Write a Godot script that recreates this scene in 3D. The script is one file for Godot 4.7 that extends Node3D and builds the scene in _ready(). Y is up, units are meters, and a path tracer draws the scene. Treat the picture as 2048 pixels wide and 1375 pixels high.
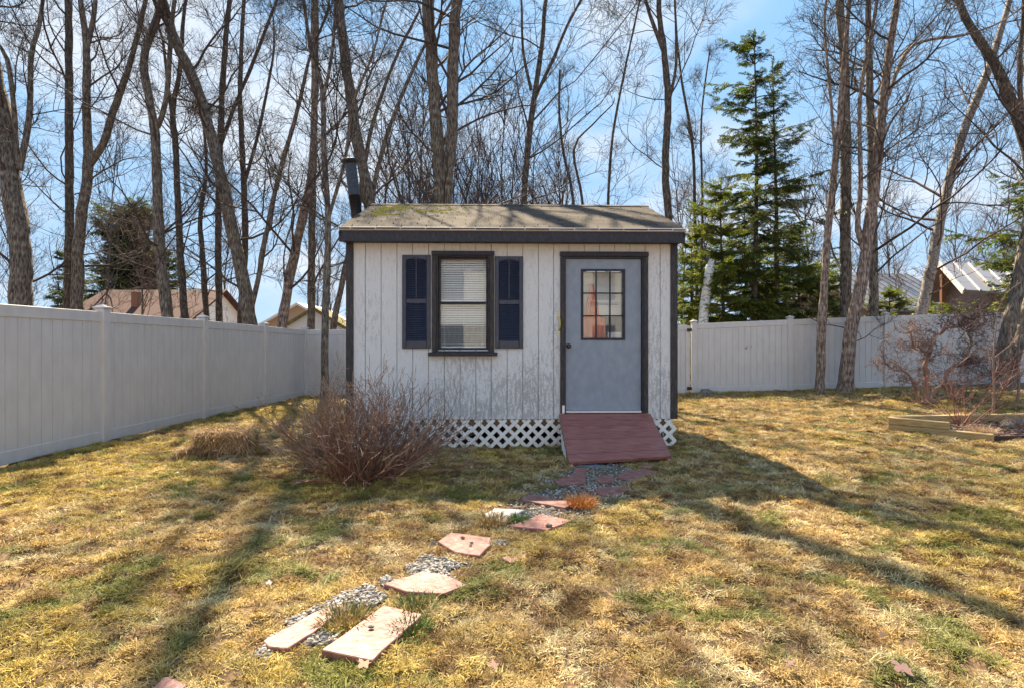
extends Node3D
# A small weathered garden shed in a fenced yard under bare trees, early spring, sun behind.

const F := 1067.0        # focal length in photo pixels
const EYE := 1.35
const HZ := 688.0
const K := 0.00656       # metres per pixel on the shed front

var taken := {}
var M := {}
var rng := RandomNumberGenerator.new()
var n_low := FastNoiseLite.new()
var n_mid := FastNoiseLite.new()
var n_hi := FastNoiseLite.new()
var n_patch := FastNoiseLite.new()
var box_cache := {}
var pavers: Array = []        # polygons in x,z
var path_line: PackedVector2Array = []

# ------------------------------------------------------------------ mesh builder
class MB:
	var v := PackedVector3Array()
	var n := PackedVector3Array()
	var c := PackedColorArray()
	var uv := PackedVector2Array()
	var ix := PackedInt32Array()
	var col := Color(1, 1, 1)
	var us := Vector2(1, 1)
	var uo := Vector2.ZERO
	func vert(p: Vector3, nn: Vector3) -> void:
		v.append(p); n.append(nn); c.append(col); uv.append(Vector2(p.x * us.x + uo.x, p.y * us.y + uo.y))
	func tri(a: Vector3, b: Vector3, d: Vector3, nn: Vector3) -> void:
		var i := v.size()
		vert(a, nn); vert(b, nn); vert(d, nn)
		if (b - a).cross(d - a).dot(nn) > 0.0:
			ix.append_array([i, i + 2, i + 1])
		else:
			ix.append_array([i, i + 1, i + 2])
	func quad(a: Vector3, b: Vector3, d: Vector3, e: Vector3, nn: Vector3) -> void:
		var i := v.size()
		vert(a, nn); vert(b, nn); vert(d, nn); vert(e, nn)
		if (b - a).cross(d - a).dot(nn) > 0.0:
			ix.append_array([i, i + 2, i + 1, i, i + 3, i + 2])
		else:
			ix.append_array([i, i + 1, i + 2, i, i + 2, i + 3])
	func quadn(a: Vector3, b: Vector3, d: Vector3, e: Vector3) -> void:
		var nn := (d - a).cross(b - a).normalized()
		quad(a, b, d, e, nn)
	# chamfered box
	func box(at: Vector3, s: Vector3, bev: float = 0.0, bs: Basis = Basis.IDENTITY) -> void:
		var h := s * 0.5
		var b: float = min(bev, min(h.x, min(h.y, h.z)) * 0.9)
		for ax in 3:
			for sg in [-1.0, 1.0]:
				var u := (ax + 1) % 3
				var w := (ax + 2) % 3
				var nn := Vector3.ZERO
				nn[ax] = sg
				var ps := []
				for q in [[-1, -1], [1, -1], [1, 1], [-1, 1]]:
					var p := Vector3.ZERO
					p[ax] = h[ax] * sg
					p[u] = (h[u] - b) * q[0]
					p[w] = (h[w] - b) * q[1]
					ps.append(at + bs * p)
				quad(ps[0], ps[1], ps[2], ps[3], (bs * nn).normalized())
		if b <= 0.0:
			return
		for ax in 3:
			var u := (ax + 1) % 3
			var w := (ax + 2) % 3
			for su in [-1.0, 1.0]:
				for sw in [-1.0, 1.0]:
					var nn := Vector3.ZERO
					nn[u] = su; nn[w] = sw
					var ps := []
					for q in [[-1, 0], [1, 0], [1, 1], [-1, 1]]:
						var p := Vector3.ZERO
						p[ax] = (h[ax] - b) * q[0]
						p[u] = (h[u] - (b if q[1] == 1 else 0.0)) * su
						p[w] = (h[w] - (0.0 if q[1] == 1 else b)) * sw
						ps.append(at + bs * p)
					quad(ps[0], ps[1], ps[2], ps[3], (bs * nn).normalized())
		for sx in [-1.0, 1.0]:
			for sy in [-1.0, 1.0]:
				for sz in [-1.0, 1.0]:
					var g := Vector3(sx, sy, sz)
					tri(at + bs * (Vector3(h.x, h.y - b, h.z - b) * g), at + bs * (Vector3(h.x - b, h.y, h.z - b) * g), at + bs * (Vector3(h.x - b, h.y - b, h.z) * g), (bs * g).normalized())
	# tapered tube through points
	func tube(p: PackedVector3Array, r: PackedFloat32Array, sides: int, cap: bool = false, ridge: PackedFloat32Array = PackedFloat32Array()) -> void:
		var m := p.size()
		if m < 2:
			return
		var t0 := (p[1] - p[0]).normalized()
		var ref := Vector3.RIGHT if absf(t0.x) < 0.8 else Vector3.FORWARD
		var x := ref.slide(t0).normalized()
		var base := v.size()
		for i in m:
			var t: Vector3
			if i == 0:
				t = t0
			elif i == m - 1:
				t = (p[i] - p[i - 1]).normalized()
			else:
				t = (p[i + 1] - p[i - 1]).normalized()
			x = x.slide(t).normalized()
			var y := t.cross(x)
			var sl := 0.0
			if i < m - 1:
				sl = (r[i] - r[i + 1]) / maxf(p[i].distance_to(p[i + 1]), 1e-5)
			else:
				sl = (r[i - 1] - r[i]) / maxf(p[i].distance_to(p[i - 1]), 1e-5)
			for k in sides:
				var a := TAU * k / sides
				var d := x * cos(a) + y * sin(a)
				v.append(p[i] + d * (r[i] if ridge.is_empty() else r[i] * ridge[(k + i * 7) % ridge.size()] * ridge[k])); n.append((d + t * sl).normalized()); c.append(col); uv.append(Vector2(float(k) / sides, i * 0.3))
		for i in m - 1:
			for k in sides:
				var a := base + i * sides + k
				var b := base + i * sides + (k + 1) % sides
				ix.append_array([a, a + sides, b, b, a + sides, b + sides])
		if cap:
			for e in [0, m - 1]:
				var nn := (p[1] - p[0]).normalized() * -1.0 if e == 0 else (p[m - 1] - p[m - 2]).normalized()
				for k in sides:
					tri(p[e], v[base + e * sides + k], v[base + e * sides + (k + 1) % sides], nn)
	# prism from a polygon in x,z with a rough chamfer
	func slab(poly: PackedVector2Array, y0: float, y1: float, bev: float) -> void:
		var cen := Vector2.ZERO
		for q in poly:
			cen += q
		cen /= poly.size()
		var inner := PackedVector2Array()
		for q in poly:
			inner.append(q + (cen - q).normalized() * bev)
		var tr := Geometry2D.triangulate_polygon(inner)
		for i in range(0, tr.size(), 3):
			tri(Vector3(inner[tr[i]].x, y1, inner[tr[i]].y), Vector3(inner[tr[i + 1]].x, y1, inner[tr[i + 1]].y), Vector3(inner[tr[i + 2]].x, y1, inner[tr[i + 2]].y), Vector3.UP)
		for i in poly.size():
			var a := poly[i]
			var b := poly[(i + 1) % poly.size()]
			var ai := inner[i]
			var bi := inner[(i + 1) % poly.size()]
			var e := (b - a).orthogonal().normalized()
			var nn := Vector3(e.x, 0, e.y)
			if nn.dot(Vector3(a.x - cen.x, 0, a.y - cen.y)) < 0:
				nn = -nn
			quad(Vector3(a.x, y1 - bev, a.y), Vector3(b.x, y1 - bev, b.y), Vector3(b.x, y0, b.y), Vector3(a.x, y0, a.y), nn)
			quad(Vector3(ai.x, y1, ai.y), Vector3(bi.x, y1, bi.y), Vector3(b.x, y1 - bev, b.y), Vector3(a.x, y1 - bev, a.y), (nn + Vector3.UP).normalized())
	func mesh() -> ArrayMesh:
		var a := []
		a.resize(Mesh.ARRAY_MAX)
		a[Mesh.ARRAY_VERTEX] = v
		a[Mesh.ARRAY_NORMAL] = n
		a[Mesh.ARRAY_COLOR] = c
		a[Mesh.ARRAY_TEX_UV] = uv
		a[Mesh.ARRAY_INDEX] = ix
		var m := ArrayMesh.new()
		m.add_surface_from_arrays(Mesh.PRIMITIVE_TRIANGLES, a)
		return m

# ------------------------------------------------------------------ scene helpers
func numbered(called: String, under: Node) -> String:
	var key := str(under.get_instance_id()) + called
	var k: int = taken.get(key, 0)
	taken[key] = k + 1
	return called if k == 0 else "%s_%03d" % [called, k]

func put(called: String, mesh: Mesh, mat: Material, parent: Node = self, at: Vector3 = Vector3.ZERO, bs: Basis = Basis.IDENTITY) -> MeshInstance3D:
	var o := MeshInstance3D.new()
	o.mesh = mesh
	o.material_override = mat
	o.name = numbered(called, parent)
	o.transform = Transform3D(bs, at)
	o.cast_shadow = GeometryInstance3D.SHADOW_CASTING_SETTING_ON
	parent.add_child(o, true)
	return o

func tag(o: Node, label: String, category: String, group: String = "") -> Node:
	o.set_meta("label", label); o.set_meta("category", category)
	if group != "":
		o.set_meta("group", group)
	return o

func thing(called: String, label: String, category: String, at: Vector3 = Vector3.ZERO, turn: float = 0.0, group: String = "") -> Node3D:
	var o := Node3D.new()
	o.name = numbered(called, self)
	o.position = at
	o.rotation.y = turn
	add_child(o, true)
	tag(o, label, category, group)
	return o

func bbox(s: Vector3, bev: float) -> ArrayMesh:
	var key := [s.snapped(Vector3.ONE * 0.0005), bev]
	if not box_cache.has(key):
		var b := MB.new()
		b.box(Vector3.ZERO, s, bev)
		box_cache[key] = b.mesh()
	return box_cache[key]

# a box part between two corners
func bar(called: String, lo: Vector3, hi: Vector3, mat: Material, parent: Node, bev: float = 0.004) -> MeshInstance3D:
	return put(called, bbox((hi - lo).abs(), bev), mat, parent, (lo + hi) * 0.5)

# a box part along a segment (length axis x of the mesh)
func beam(called: String, a: Vector3, b: Vector3, w: float, h: float, mat: Material, parent: Node, bev: float = 0.004) -> MeshInstance3D:
	var d := b - a
	var xx := d.normalized()
	var zz := xx.cross(Vector3.UP).normalized()
	var yy := zz.cross(xx)
	return put(called, bbox(Vector3(d.length(), h, w), bev), mat, parent, (a + b) * 0.5, Basis(xx, yy, zz))

func rr(a: float, b: float) -> float:
	return rng.randf_range(a, b)

func lin(r: float, g: float, b: float) -> Color:
	return Color(r, g, b).linear_to_srgb()

# ------------------------------------------------------------------ textures and materials
func noise_tex(sd: int, freq: float, oct: int, stops: Array, size: int = 256, kind: int = FastNoiseLite.TYPE_SIMPLEX_SMOOTH) -> ImageTexture:
	var f := FastNoiseLite.new()
	f.seed = sd; f.frequency = freq; f.noise_type = kind as FastNoiseLite.NoiseType
	f.fractal_type = FastNoiseLite.FRACTAL_FBM; f.fractal_octaves = oct
	var src := f.get_seamless_image(size, size)
	src.convert(Image.FORMAT_L8)
	var g := Gradient.new()
	g.offsets = PackedFloat32Array(stops.map(func(s): return s[0]))
	g.colors = PackedColorArray(stops.map(func(s): return s[1]))
	var lut := []
	for i in 256:
		lut.append(g.sample(i / 255.0))
	var data := src.get_data()
	var out := PackedByteArray()
	out.resize(size * size * 3)
	for i in data.size():
		var cc: Color = lut[data[i]]
		out[i * 3] = cc.r8; out[i * 3 + 1] = cc.g8; out[i * 3 + 2] = cc.b8
	return ImageTexture.create_from_image(Image.create_from_data(size, size, false, Image.FORMAT_RGB8, out))

func tri_mat(tex: Texture2D, scale: Vector3, rough: float, bump: Texture2D = null, depth: float = 0.0, tint: Color = Color.WHITE) -> StandardMaterial3D:
	var m := StandardMaterial3D.new()
	m.albedo_texture = tex
	m.albedo_color = tint
	m.roughness = rough
	m.uv1_triplanar = true
	m.uv1_world_triplanar = true
	m.uv1_scale = scale
	if bump:
		m.heightmap_enabled = true
		m.heightmap_texture = bump
		m.heightmap_scale = depth
	return m

func plain(c: Color, rough: float, metal: float = 0.0) -> StandardMaterial3D:
	var m := StandardMaterial3D.new()
	m.albedo_color = c
	m.roughness = rough
	m.metallic = metal
	return m

func tinted(rough: float, back: Color = Color.BLACK) -> StandardMaterial3D:
	var m := StandardMaterial3D.new()
	m.vertex_color_use_as_albedo = true
	m.roughness = rough
	m.cull_mode = BaseMaterial3D.CULL_DISABLED
	if back != Color.BLACK:
		m.backlight_enabled = true
		m.backlight = back
	return m

func gray(a: float, b: float) -> Array:
	return [[0.0, Color(a, a, a)], [1.0, Color(b, b, b)]]

func make_materials() -> void:
	var bark_bump := noise_tex(5, 0.035, 4, [[0.0, Color(0, 0, 0)], [0.45, Color(0.35, 0.35, 0.35)], [0.55, Color(0.8, 0.8, 0.8)], [1.0, Color(1, 1, 1)]])
	var fine := noise_tex(6, 0.06, 4, gray(0, 1))
	M.bark = tri_mat(noise_tex(1, 0.03, 5, [[0.0, lin(0.02, 0.014, 0.011)], [0.36, lin(0.085, 0.062, 0.05)], [0.5, lin(0.17, 0.135, 0.11)], [0.64, lin(0.25, 0.205, 0.165)], [0.8, lin(0.3, 0.29, 0.2)], [1.0, lin(0.4, 0.42, 0.3)]]), Vector3(2.6, 0.5, 2.6), 0.9, bark_bump, 3.0)
	M.bark_dark = tri_mat(noise_tex(2, 0.03, 5, [[0.0, lin(0.015, 0.011, 0.01)], [0.4, lin(0.07, 0.053, 0.046)], [0.6, lin(0.15, 0.12, 0.1)], [0.8, lin(0.2, 0.19, 0.13)], [1.0, lin(0.3, 0.3, 0.2)]]), Vector3(2.7, 0.5, 2.7), 0.9, bark_bump, 3.0)
	M.bark_pale = tri_mat(noise_tex(3, 0.03, 5, [[0.0, lin(0.035, 0.02, 0.015)], [0.38, lin(0.14, 0.09, 0.068)], [0.52, lin(0.27, 0.19, 0.15)], [0.7, lin(0.38, 0.3, 0.25)], [1.0, lin(0.5, 0.46, 0.4)]]), Vector3(2.8, 0.6, 2.8), 0.9, bark_bump, 3.0)
	M.birch = tri_mat(noise_tex(4, 0.03, 4, [[0.0, lin(0.03, 0.025, 0.022)], [0.27, lin(0.08, 0.065, 0.06)], [0.33, lin(0.6, 0.57, 0.53)], [1.0, lin(0.74, 0.72, 0.7)]]), Vector3(0.8, 1.6, 0.8), 0.8, fine, 0.5)
	M.birch_grey = tri_mat(noise_tex(14, 0.03, 4, [[0.0, lin(0.06, 0.05, 0.045)], [0.35, lin(0.16, 0.13, 0.12)], [0.5, lin(0.3, 0.26, 0.23)], [1.0, lin(0.42, 0.38, 0.34)]]), Vector3(1.7, 1.5, 1.7), 0.85, fine, 0.8)
	M.twig = tri_mat(noise_tex(7, 0.04, 3, [[0.0, lin(0.04, 0.03, 0.026)], [1.0, lin(0.1, 0.078, 0.066)]], 128), Vector3(2, 2, 2), 0.9)
	M.twig_red = tri_mat(noise_tex(8, 0.04, 3, [[0.0, lin(0.06, 0.035, 0.03)], [1.0, lin(0.12, 0.075, 0.066)]], 128), Vector3(2, 2, 2), 0.9)
	var vinyl := noise_tex(10, 0.02, 5, [[0.0, lin(0.52, 0.488, 0.475)], [0.5, lin(0.56, 0.528, 0.515)], [1.0, lin(0.6, 0.568, 0.555)]])
	M.vinyl = tri_mat(vinyl, Vector3(0.9, 0.35, 0.9), 0.42, fine, 0.03)
	M.trim = tri_mat(noise_tex(11, 0.03, 5, [[0.0, lin(0.008, 0.007, 0.012)], [0.45, lin(0.015, 0.015, 0.026)], [0.75, lin(0.026, 0.024, 0.036)], [1.0, lin(0.055, 0.045, 0.045)]]), Vector3(2.2, 1.1, 2.2), 0.6, fine, 0.15)
	M.trim_worn = tri_mat(noise_tex(12, 0.03, 5, [[0.0, lin(0.01, 0.009, 0.012)], [0.4, lin(0.022, 0.019, 0.025)], [0.7, lin(0.042, 0.034, 0.034)], [1.0, lin(0.1, 0.075, 0.062)]]), Vector3(4.0, 0.8, 4.0), 0.62, fine, 0.3)
	M.shutter = tri_mat(noise_tex(13, 0.03, 4, [[0.0, lin(0.014, 0.02, 0.045)], [0.55, lin(0.021, 0.029, 0.062)], [1.0, lin(0.045, 0.055, 0.09)]]), Vector3(2, 1, 2), 0.42)
	M.door = tri_mat(noise_tex(15, 0.025, 5, [[0.0, lin(0.2, 0.235, 0.3)], [0.5, lin(0.225, 0.265, 0.335)], [1.0, lin(0.26, 0.3, 0.37)]]), Vector3(1.2, 0.8, 1.2), 0.5, fine, 0.08)
	M.white = tri_mat(noise_tex(16, 0.03, 5, [[0.0, lin(0.55, 0.53, 0.51)], [0.3, lin(0.72, 0.71, 0.7)], [1.0, lin(0.8, 0.8, 0.8)]]), Vector3(2, 2, 2), 0.5)
	M.drip = plain(lin(0.62, 0.58, 0.56), 0.45)
	M.bare_wood = plain(lin(0.32, 0.24, 0.17), 0.9)  # plain mid-brown wood of the floor, skids and stringers
	M.sheath = plain(lin(0.4, 0.36, 0.32), 0.9)
	M.shingle = []
	for k in 4:
		var t: float = [0.5, 0.74, 0.88, 0.62][k]
		M.shingle.append(tri_mat(noise_tex(20 + k, 0.09, 4, [[0.0, lin(0.02 * t, 0.015 * t, 0.012 * t)], [0.42, lin(0.072 * t, 0.051 * t, 0.037 * t)], [0.7, lin(0.125 * t, 0.09 * t, 0.065 * t)], [1.0, lin(0.22 * t, 0.165 * t, 0.12 * t)]]), Vector3(2.5, 2.5, 2.5), 0.95, fine, 0.4))
	M.pipe = tri_mat(noise_tex(25, 0.03, 4, [[0.0, lin(0.012, 0.014, 0.02)], [0.6, lin(0.022, 0.028, 0.045)], [1.0, lin(0.06, 0.06, 0.08)]]), Vector3(3, 2, 3), 0.45)
	M.brass = plain(lin(0.62, 0.5, 0.12), 0.35, 0.6)
	M.black = plain(lin(0.012, 0.012, 0.013), 0.4)
	M.ramp = []
	for k in 3:
		var t: float = [0.92, 1.0, 1.08][k]
		M.ramp.append(tri_mat(noise_tex(30 + k, 0.022, 5, [[0.0, lin(0.14 * t, 0.045 * t, 0.032 * t)], [0.3, lin(0.24 * t, 0.088 * t, 0.074 * t)], [0.75, lin(0.3 * t, 0.12 * t, 0.105 * t)], [1.0, lin(0.38 * t, 0.21 * t, 0.19 * t)]]), Vector3(0.6, 3.0, 3.0), 0.5, fine, 0.12))
	M.paver = []
	for k in 3:
		var t: float = [0.9, 1.0, 1.12][k]
		M.paver.append(tri_mat(noise_tex(35 + k, 0.03, 5, [[0.0, lin(0.13 * t, 0.05 * t, 0.042 * t)], [0.35, lin(0.24 * t, 0.092 * t, 0.078 * t)], [0.65, lin(0.29 * t, 0.13 * t, 0.112 * t)], [1.0, lin(0.4 * t, 0.25 * t, 0.22 * t)]]), Vector3(1.5, 1.5, 1.5), 0.5, fine, 0.25))
	M.paver_white = tri_mat(noise_tex(39, 0.03, 5, [[0.0, lin(0.42, 0.36, 0.33)], [0.5, lin(0.6, 0.55, 0.52)], [1.0, lin(0.7, 0.67, 0.65)]]), Vector3(1.5, 1.5, 1.5), 0.55, fine, 0.2)
	M.slate = tri_mat(noise_tex(40, 0.03, 5, [[0.0, lin(0.08, 0.09, 0.11)], [1.0, lin(0.2, 0.22, 0.26)]]), Vector3(1.5, 1.5, 1.5), 0.55, fine, 0.2)
	M.timber = tri_mat(noise_tex(41, 0.03, 5, [[0.0, lin(0.2, 0.13, 0.06)], [0.5, lin(0.36, 0.25, 0.11)], [1.0, lin(0.5, 0.38, 0.2)]]), Vector3(0.8, 6, 0.8), 0.75, fine, 0.3)
	M.rock = tri_mat(noise_tex(42, 0.03, 5, [[0.0, lin(0.07, 0.06, 0.052)], [0.6, lin(0.18, 0.16, 0.14)], [1.0, lin(0.3, 0.27, 0.24)]]), Vector3(2, 2, 2), 0.9, fine, 1.0)
	M.soil = tri_mat(noise_tex(43, 0.06, 5, [[0.0, lin(0.035, 0.02, 0.012)], [0.4, lin(0.1, 0.06, 0.03)], [0.7, lin(0.2, 0.12, 0.055)], [1.0, lin(0.36, 0.25, 0.11)]], 512), Vector3(0.9, 0.9, 0.9), 0.95, fine, 1.2)
	M.mulch_base = plain(lin(0.06, 0.03, 0.022), 0.95)
	M.grass = tinted(0.7, Color(0.75, 0.72, 0.55))
	M.needle = tinted(0.6, Color(0.95, 1.0, 0.6))
	M.stem = tinted(0.7)
	M.red_roof = tri_mat(noise_tex(45, 0.08, 4, [[0.0, lin(0.035, 0.013, 0.011)], [0.5, lin(0.07, 0.024, 0.02)], [1.0, lin(0.11, 0.046, 0.038)]]), Vector3(0.5, 1.2, 0.5), 0.9)
	M.tan_wall = plain(lin(0.42, 0.32, 0.24), 0.8)
	M.white_wall = plain(lin(0.74, 0.74, 0.73), 0.7)
	M.moss_roof = tri_mat(noise_tex(46, 0.03, 5, [[0.0, lin(0.12, 0.1, 0.07)], [0.5, lin(0.2, 0.17, 0.08)], [0.6, lin(0.2, 0.18, 0.05)], [1.0, lin(0.28, 0.26, 0.07)]]), Vector3(0.6, 0.6, 0.6), 0.95)
	M.metal_roof = plain(lin(0.26, 0.25, 0.27), 0.45, 0.4)
	M.metal_seam = plain(lin(0.4, 0.39, 0.4), 0.45, 0.3)
	M.cedar = plain(lin(0.24, 0.11, 0.06), 0.8)
	M.grey_wall = plain(lin(0.2, 0.16, 0.14), 0.8)
	M.blind = plain(lin(0.74, 0.73, 0.69), 0.55)
	M.curtain = plain(lin(0.78, 0.78, 0.77), 0.8)
	M.orange = tri_mat(noise_tex(47, 0.02, 4, [[0.0, lin(0.5, 0.1, 0.02)], [1.0, lin(0.78, 0.2, 0.04)]]), Vector3(3, 0.8, 3), 0.75)
	M.straw = tinted(0.8, Color(0.4, 0.38, 0.28))
	M.straw_core = plain(lin(0.2, 0.11, 0.045), 0.95)
	var g := StandardMaterial3D.new()
	g.transparency = BaseMaterial3D.TRANSPARENCY_ALPHA
	g.albedo_color = Color(0.9, 0.95, 1.0, 0.06)
	g.roughness = 0.0
	g.metallic_specular = 0.42
	M.glass = g

# weathered siding: off-white paint, vertical grain and patches of mildew, laid out over the whole front
func siding_material() -> StandardMaterial3D:
	var w := 1024
	var h := 512
	var grain := FastNoiseLite.new(); grain.seed = 71; grain.frequency = 1.0; grain.fractal_octaves = 3
	var blot := FastNoiseLite.new(); blot.seed = 72; blot.frequency = 1.0; blot.fractal_octaves = 4
	var speck := FastNoiseLite.new(); speck.seed = 73; speck.frequency = 1.0; speck.fractal_octaves = 3
	var data := PackedByteArray(); data.resize(w * h * 3)
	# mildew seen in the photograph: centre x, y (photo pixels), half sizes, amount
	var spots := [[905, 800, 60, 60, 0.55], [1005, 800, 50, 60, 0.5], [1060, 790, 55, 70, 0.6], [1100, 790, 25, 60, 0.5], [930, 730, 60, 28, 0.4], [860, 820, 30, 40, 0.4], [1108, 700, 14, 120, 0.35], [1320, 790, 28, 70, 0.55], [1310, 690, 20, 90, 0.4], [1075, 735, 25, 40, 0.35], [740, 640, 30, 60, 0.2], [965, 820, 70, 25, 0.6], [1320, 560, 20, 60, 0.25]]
	for j in h:
		var py := 470.0 + (1.0 - (j + 0.5) / h) * 0.0 + (j + 0.5) / h * 372.0
		for i in w:
			var px := 690.0 + (i + 0.5) / w * 672.0
			var gr := grain.get_noise_2d(px * 0.55, py * 0.03)
			var gr2 := speck.get_noise_2d(px * 0.9, py * 0.11)
			var b := 0.66 + 0.035 * gr + 0.045 * gr2
			var cr := b * 0.96; var cg := b * 0.96; var cb := b * 0.985
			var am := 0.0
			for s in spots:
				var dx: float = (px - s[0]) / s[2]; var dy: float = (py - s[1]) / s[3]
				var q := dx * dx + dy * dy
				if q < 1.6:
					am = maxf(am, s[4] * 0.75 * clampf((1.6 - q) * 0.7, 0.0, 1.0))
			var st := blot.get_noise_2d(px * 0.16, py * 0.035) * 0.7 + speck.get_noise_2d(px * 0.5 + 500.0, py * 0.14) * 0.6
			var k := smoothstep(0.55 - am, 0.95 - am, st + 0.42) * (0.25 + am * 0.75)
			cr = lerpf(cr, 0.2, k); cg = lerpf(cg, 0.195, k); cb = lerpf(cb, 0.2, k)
			var o := (j * w + i) * 3
			var cc := Color(cr, cg, cb).linear_to_srgb()
			data[o] = cc.r8; data[o + 1] = cc.g8; data[o + 2] = cc.b8
	var m := StandardMaterial3D.new()
	m.albedo_texture = ImageTexture.create_from_image(Image.create_from_data(w, h, false, Image.FORMAT_RGB8, data))
	m.roughness = 0.75
	return m

# ------------------------------------------------------------------ terrain and pixel helpers
func smooth_h(x: float, z: float) -> float:
	var d := -z
	var right := smoothstep(2.0, 5.0, x) * smoothstep(5.0, 13.0, d) * (0.07 + 0.04 * clampf(x - 4.7, 0.0, 8.0))
	var left := -0.06 * smoothstep(-3.0, -5.5, x) * smoothstep(8.0, 15.0, d)
	return right + left

func path_dist(x: float, z: float) -> float:
	var q := Vector2(x, z)
	var best := 99.0
	for i in path_line.size() - 1:
		best = minf(best, q.distance_to(Geometry2D.get_closest_point_to_segment(q, path_line[i], path_line[i + 1])))
	return best

func bump_h(x: float, z: float) -> float:
	var b := 0.03 * n_low.get_noise_2d(x, z) + 0.045 * n_mid.get_noise_2d(x, z) + 0.022 * n_hi.get_noise_2d(x, z) + 0.03 * minf(n_hi.get_noise_2d(x * 0.8 + 300.0, z * 0.8) + 0.2, 0.0)
	if z < -0.5 and z > -7.0 and x > -3.0 and x < 3.0:
		var pd := path_dist(x, z)
		b = lerpf(b * 0.15 - 0.012, b, smoothstep(0.22, 0.5, pd))
	return b

func hgt(x: float, z: float) -> float:
	return smooth_h(x, z) + bump_h(x, z)

# pixel on the ground
func gp(px: float, py: float) -> Vector3:
	var z := 5.0
	var x := 0.0
	for i in 6:
		z = (EYE - smooth_h(x, -z)) * F / (py - HZ)
		x = (px - 1024.0) * z / F
	return Vector3(x, smooth_h(x, -z), -z)

# pixel at a known distance
func tp(px: float, py: float, z: float) -> Vector3:
	return Vector3((px - 1024.0) * z / F, EYE + (HZ - py) * z / F, -z)

func g2(px: float, py: float) -> Vector2:
	var p := gp(px, py)
	return Vector2(p.x, p.z)

# ------------------------------------------------------------------ plants
func curve_points(p: PackedVector3Array, r: PackedFloat32Array, step: float) -> Array:
	var op := PackedVector3Array()
	var orr := PackedFloat32Array()
	for i in p.size() - 1:
		var a := p[maxi(i - 1, 0)]
		var b := p[i]
		var c := p[i + 1]
		var d := p[mini(i + 2, p.size() - 1)]
		var m := maxi(1, int(b.distance_to(c) / step))
		for k in m:
			var t := float(k) / m
			op.append(b.cubic_interpolate(c, a, d, t))
			orr.append(lerpf(r[i], r[i + 1], t))
	op.append(p[p.size() - 1]); orr.append(r[r.size() - 1])
	return [op, orr]

var twig_rows := PackedFloat32Array()
var twig_mesh: ArrayMesh
var spray_mesh: ArrayMesh

func aim(d: Vector3, roll: float, sc: float) -> Basis:
	var u := Vector3.UP if absf(d.y) < 0.9 else Vector3.RIGHT
	var x := u.cross(d).normalized().rotated(d, roll)
	return Basis(x * sc, d.cross(x).normalized() * sc, d * sc)

# a branching twig, one metre long, along +z
func make_twig_mesh() -> ArrayMesh:
	rng.seed = 41
	var mb := MB.new()
	var stack := [[Vector3.ZERO, Vector3(0, 0, 1), 1.0, 0.011, 0]]
	while stack.size() > 0:
		var e: Array = stack.pop_back()
		var p: Vector3 = e[0]; var d: Vector3 = e[1]
		var pts := PackedVector3Array([p]); var rad := PackedFloat32Array([e[3]])
		var m := 4 if e[4] == 0 else 3
		for i in m:
			d = (d + Vector3(rr(-1, 1), rr(-1, 1), rr(-1, 1)) * 0.22).normalized()
			p += d * e[2] / m
			pts.append(p); rad.append(maxf(e[3] * (1.0 - 0.6 * (i + 1) / m), 0.005))
			if e[4] == 0:
				var side := Vector3(rr(-1, 1), rr(-1, 1), rr(-1, 1)).slide(d).normalized()
				stack.append([p, (d * 0.8 + side * rr(0.5, 0.9)).normalized(), e[2] * rr(0.35, 0.6), e[3] * 0.75, e[4] + 1])
		mb.tube(pts, rad, 3)
	return mb.mesh()

# a needled conifer twig, one metre long, along +z
func make_spray_mesh() -> ArrayMesh:
	rng.seed = 42
	var mb := MB.new()
	mb.col = Color(0.5, 0.35, 0.3)
	mb.tube(PackedVector3Array([Vector3.ZERO, Vector3(0, 0, 0.95)]), PackedFloat32Array([0.02, 0.008]), 3)
	for k in 7:
		var t := 0.12 + k * 0.12
		var s := -1.0 if k % 2 == 0 else 1.0
		var d := Vector3(s * rr(0.6, 1.0), rr(-0.35, 0.15), rr(0.7, 1.1)).normalized()
		var L := 0.42 * (1.1 - t * 0.6)
		var a := Vector3(0, 0, t)
		for i in 15:
			spray_needle(mb, a, d, L)
	for i in 22:
		spray_needle(mb, Vector3(0, 0, 0.1), Vector3(0, 0, 1), 0.9)
	return mb.mesh()

func spray_needle(mb: MB, a: Vector3, d: Vector3, L: float) -> void:
	var p := a + d * L * rr(0.0, 1.0)
	var s := Vector3(rr(-1, 1), rr(-0.7, 0.7), rr(-1, 1)).normalized()
	var nd := (d * 0.9 + s).normalized()
	var side := nd.cross(Vector3(rr(-1, 1), 1, rr(-1, 1))).normalized() * 0.022
	var t := rr(0.6, 1.4)
	mb.col = Color(t, t * rr(0.9, 1.05), t * rr(0.7, 1.1))
	mb.tri(p - side, p + side, p + nd * rr(0.1, 0.2), (Vector3.UP + s * 0.8).normalized())

func child_copies(called: String, mesh: Mesh, mat: Material, rows: PackedFloat32Array, parent: Node) -> void:
	if rows.is_empty(): return
	var mm := MultiMesh.new()
	mm.transform_format = MultiMesh.TRANSFORM_3D
	mm.use_colors = true
	mm.mesh = mesh
	mm.instance_count = rows.size() / 16
	mm.buffer = rows
	var o := MultiMeshInstance3D.new()
	o.multimesh = mm
	o.material_override = mat
	o.name = numbered(called, parent)
	o.set_meta("kind", "stuff")
	parent.add_child(o, true)

const SEGS := [0, 7, 5, 4, 2, 2]
const SIDES := [0, 5, 4, 3, 3, 3]

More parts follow.
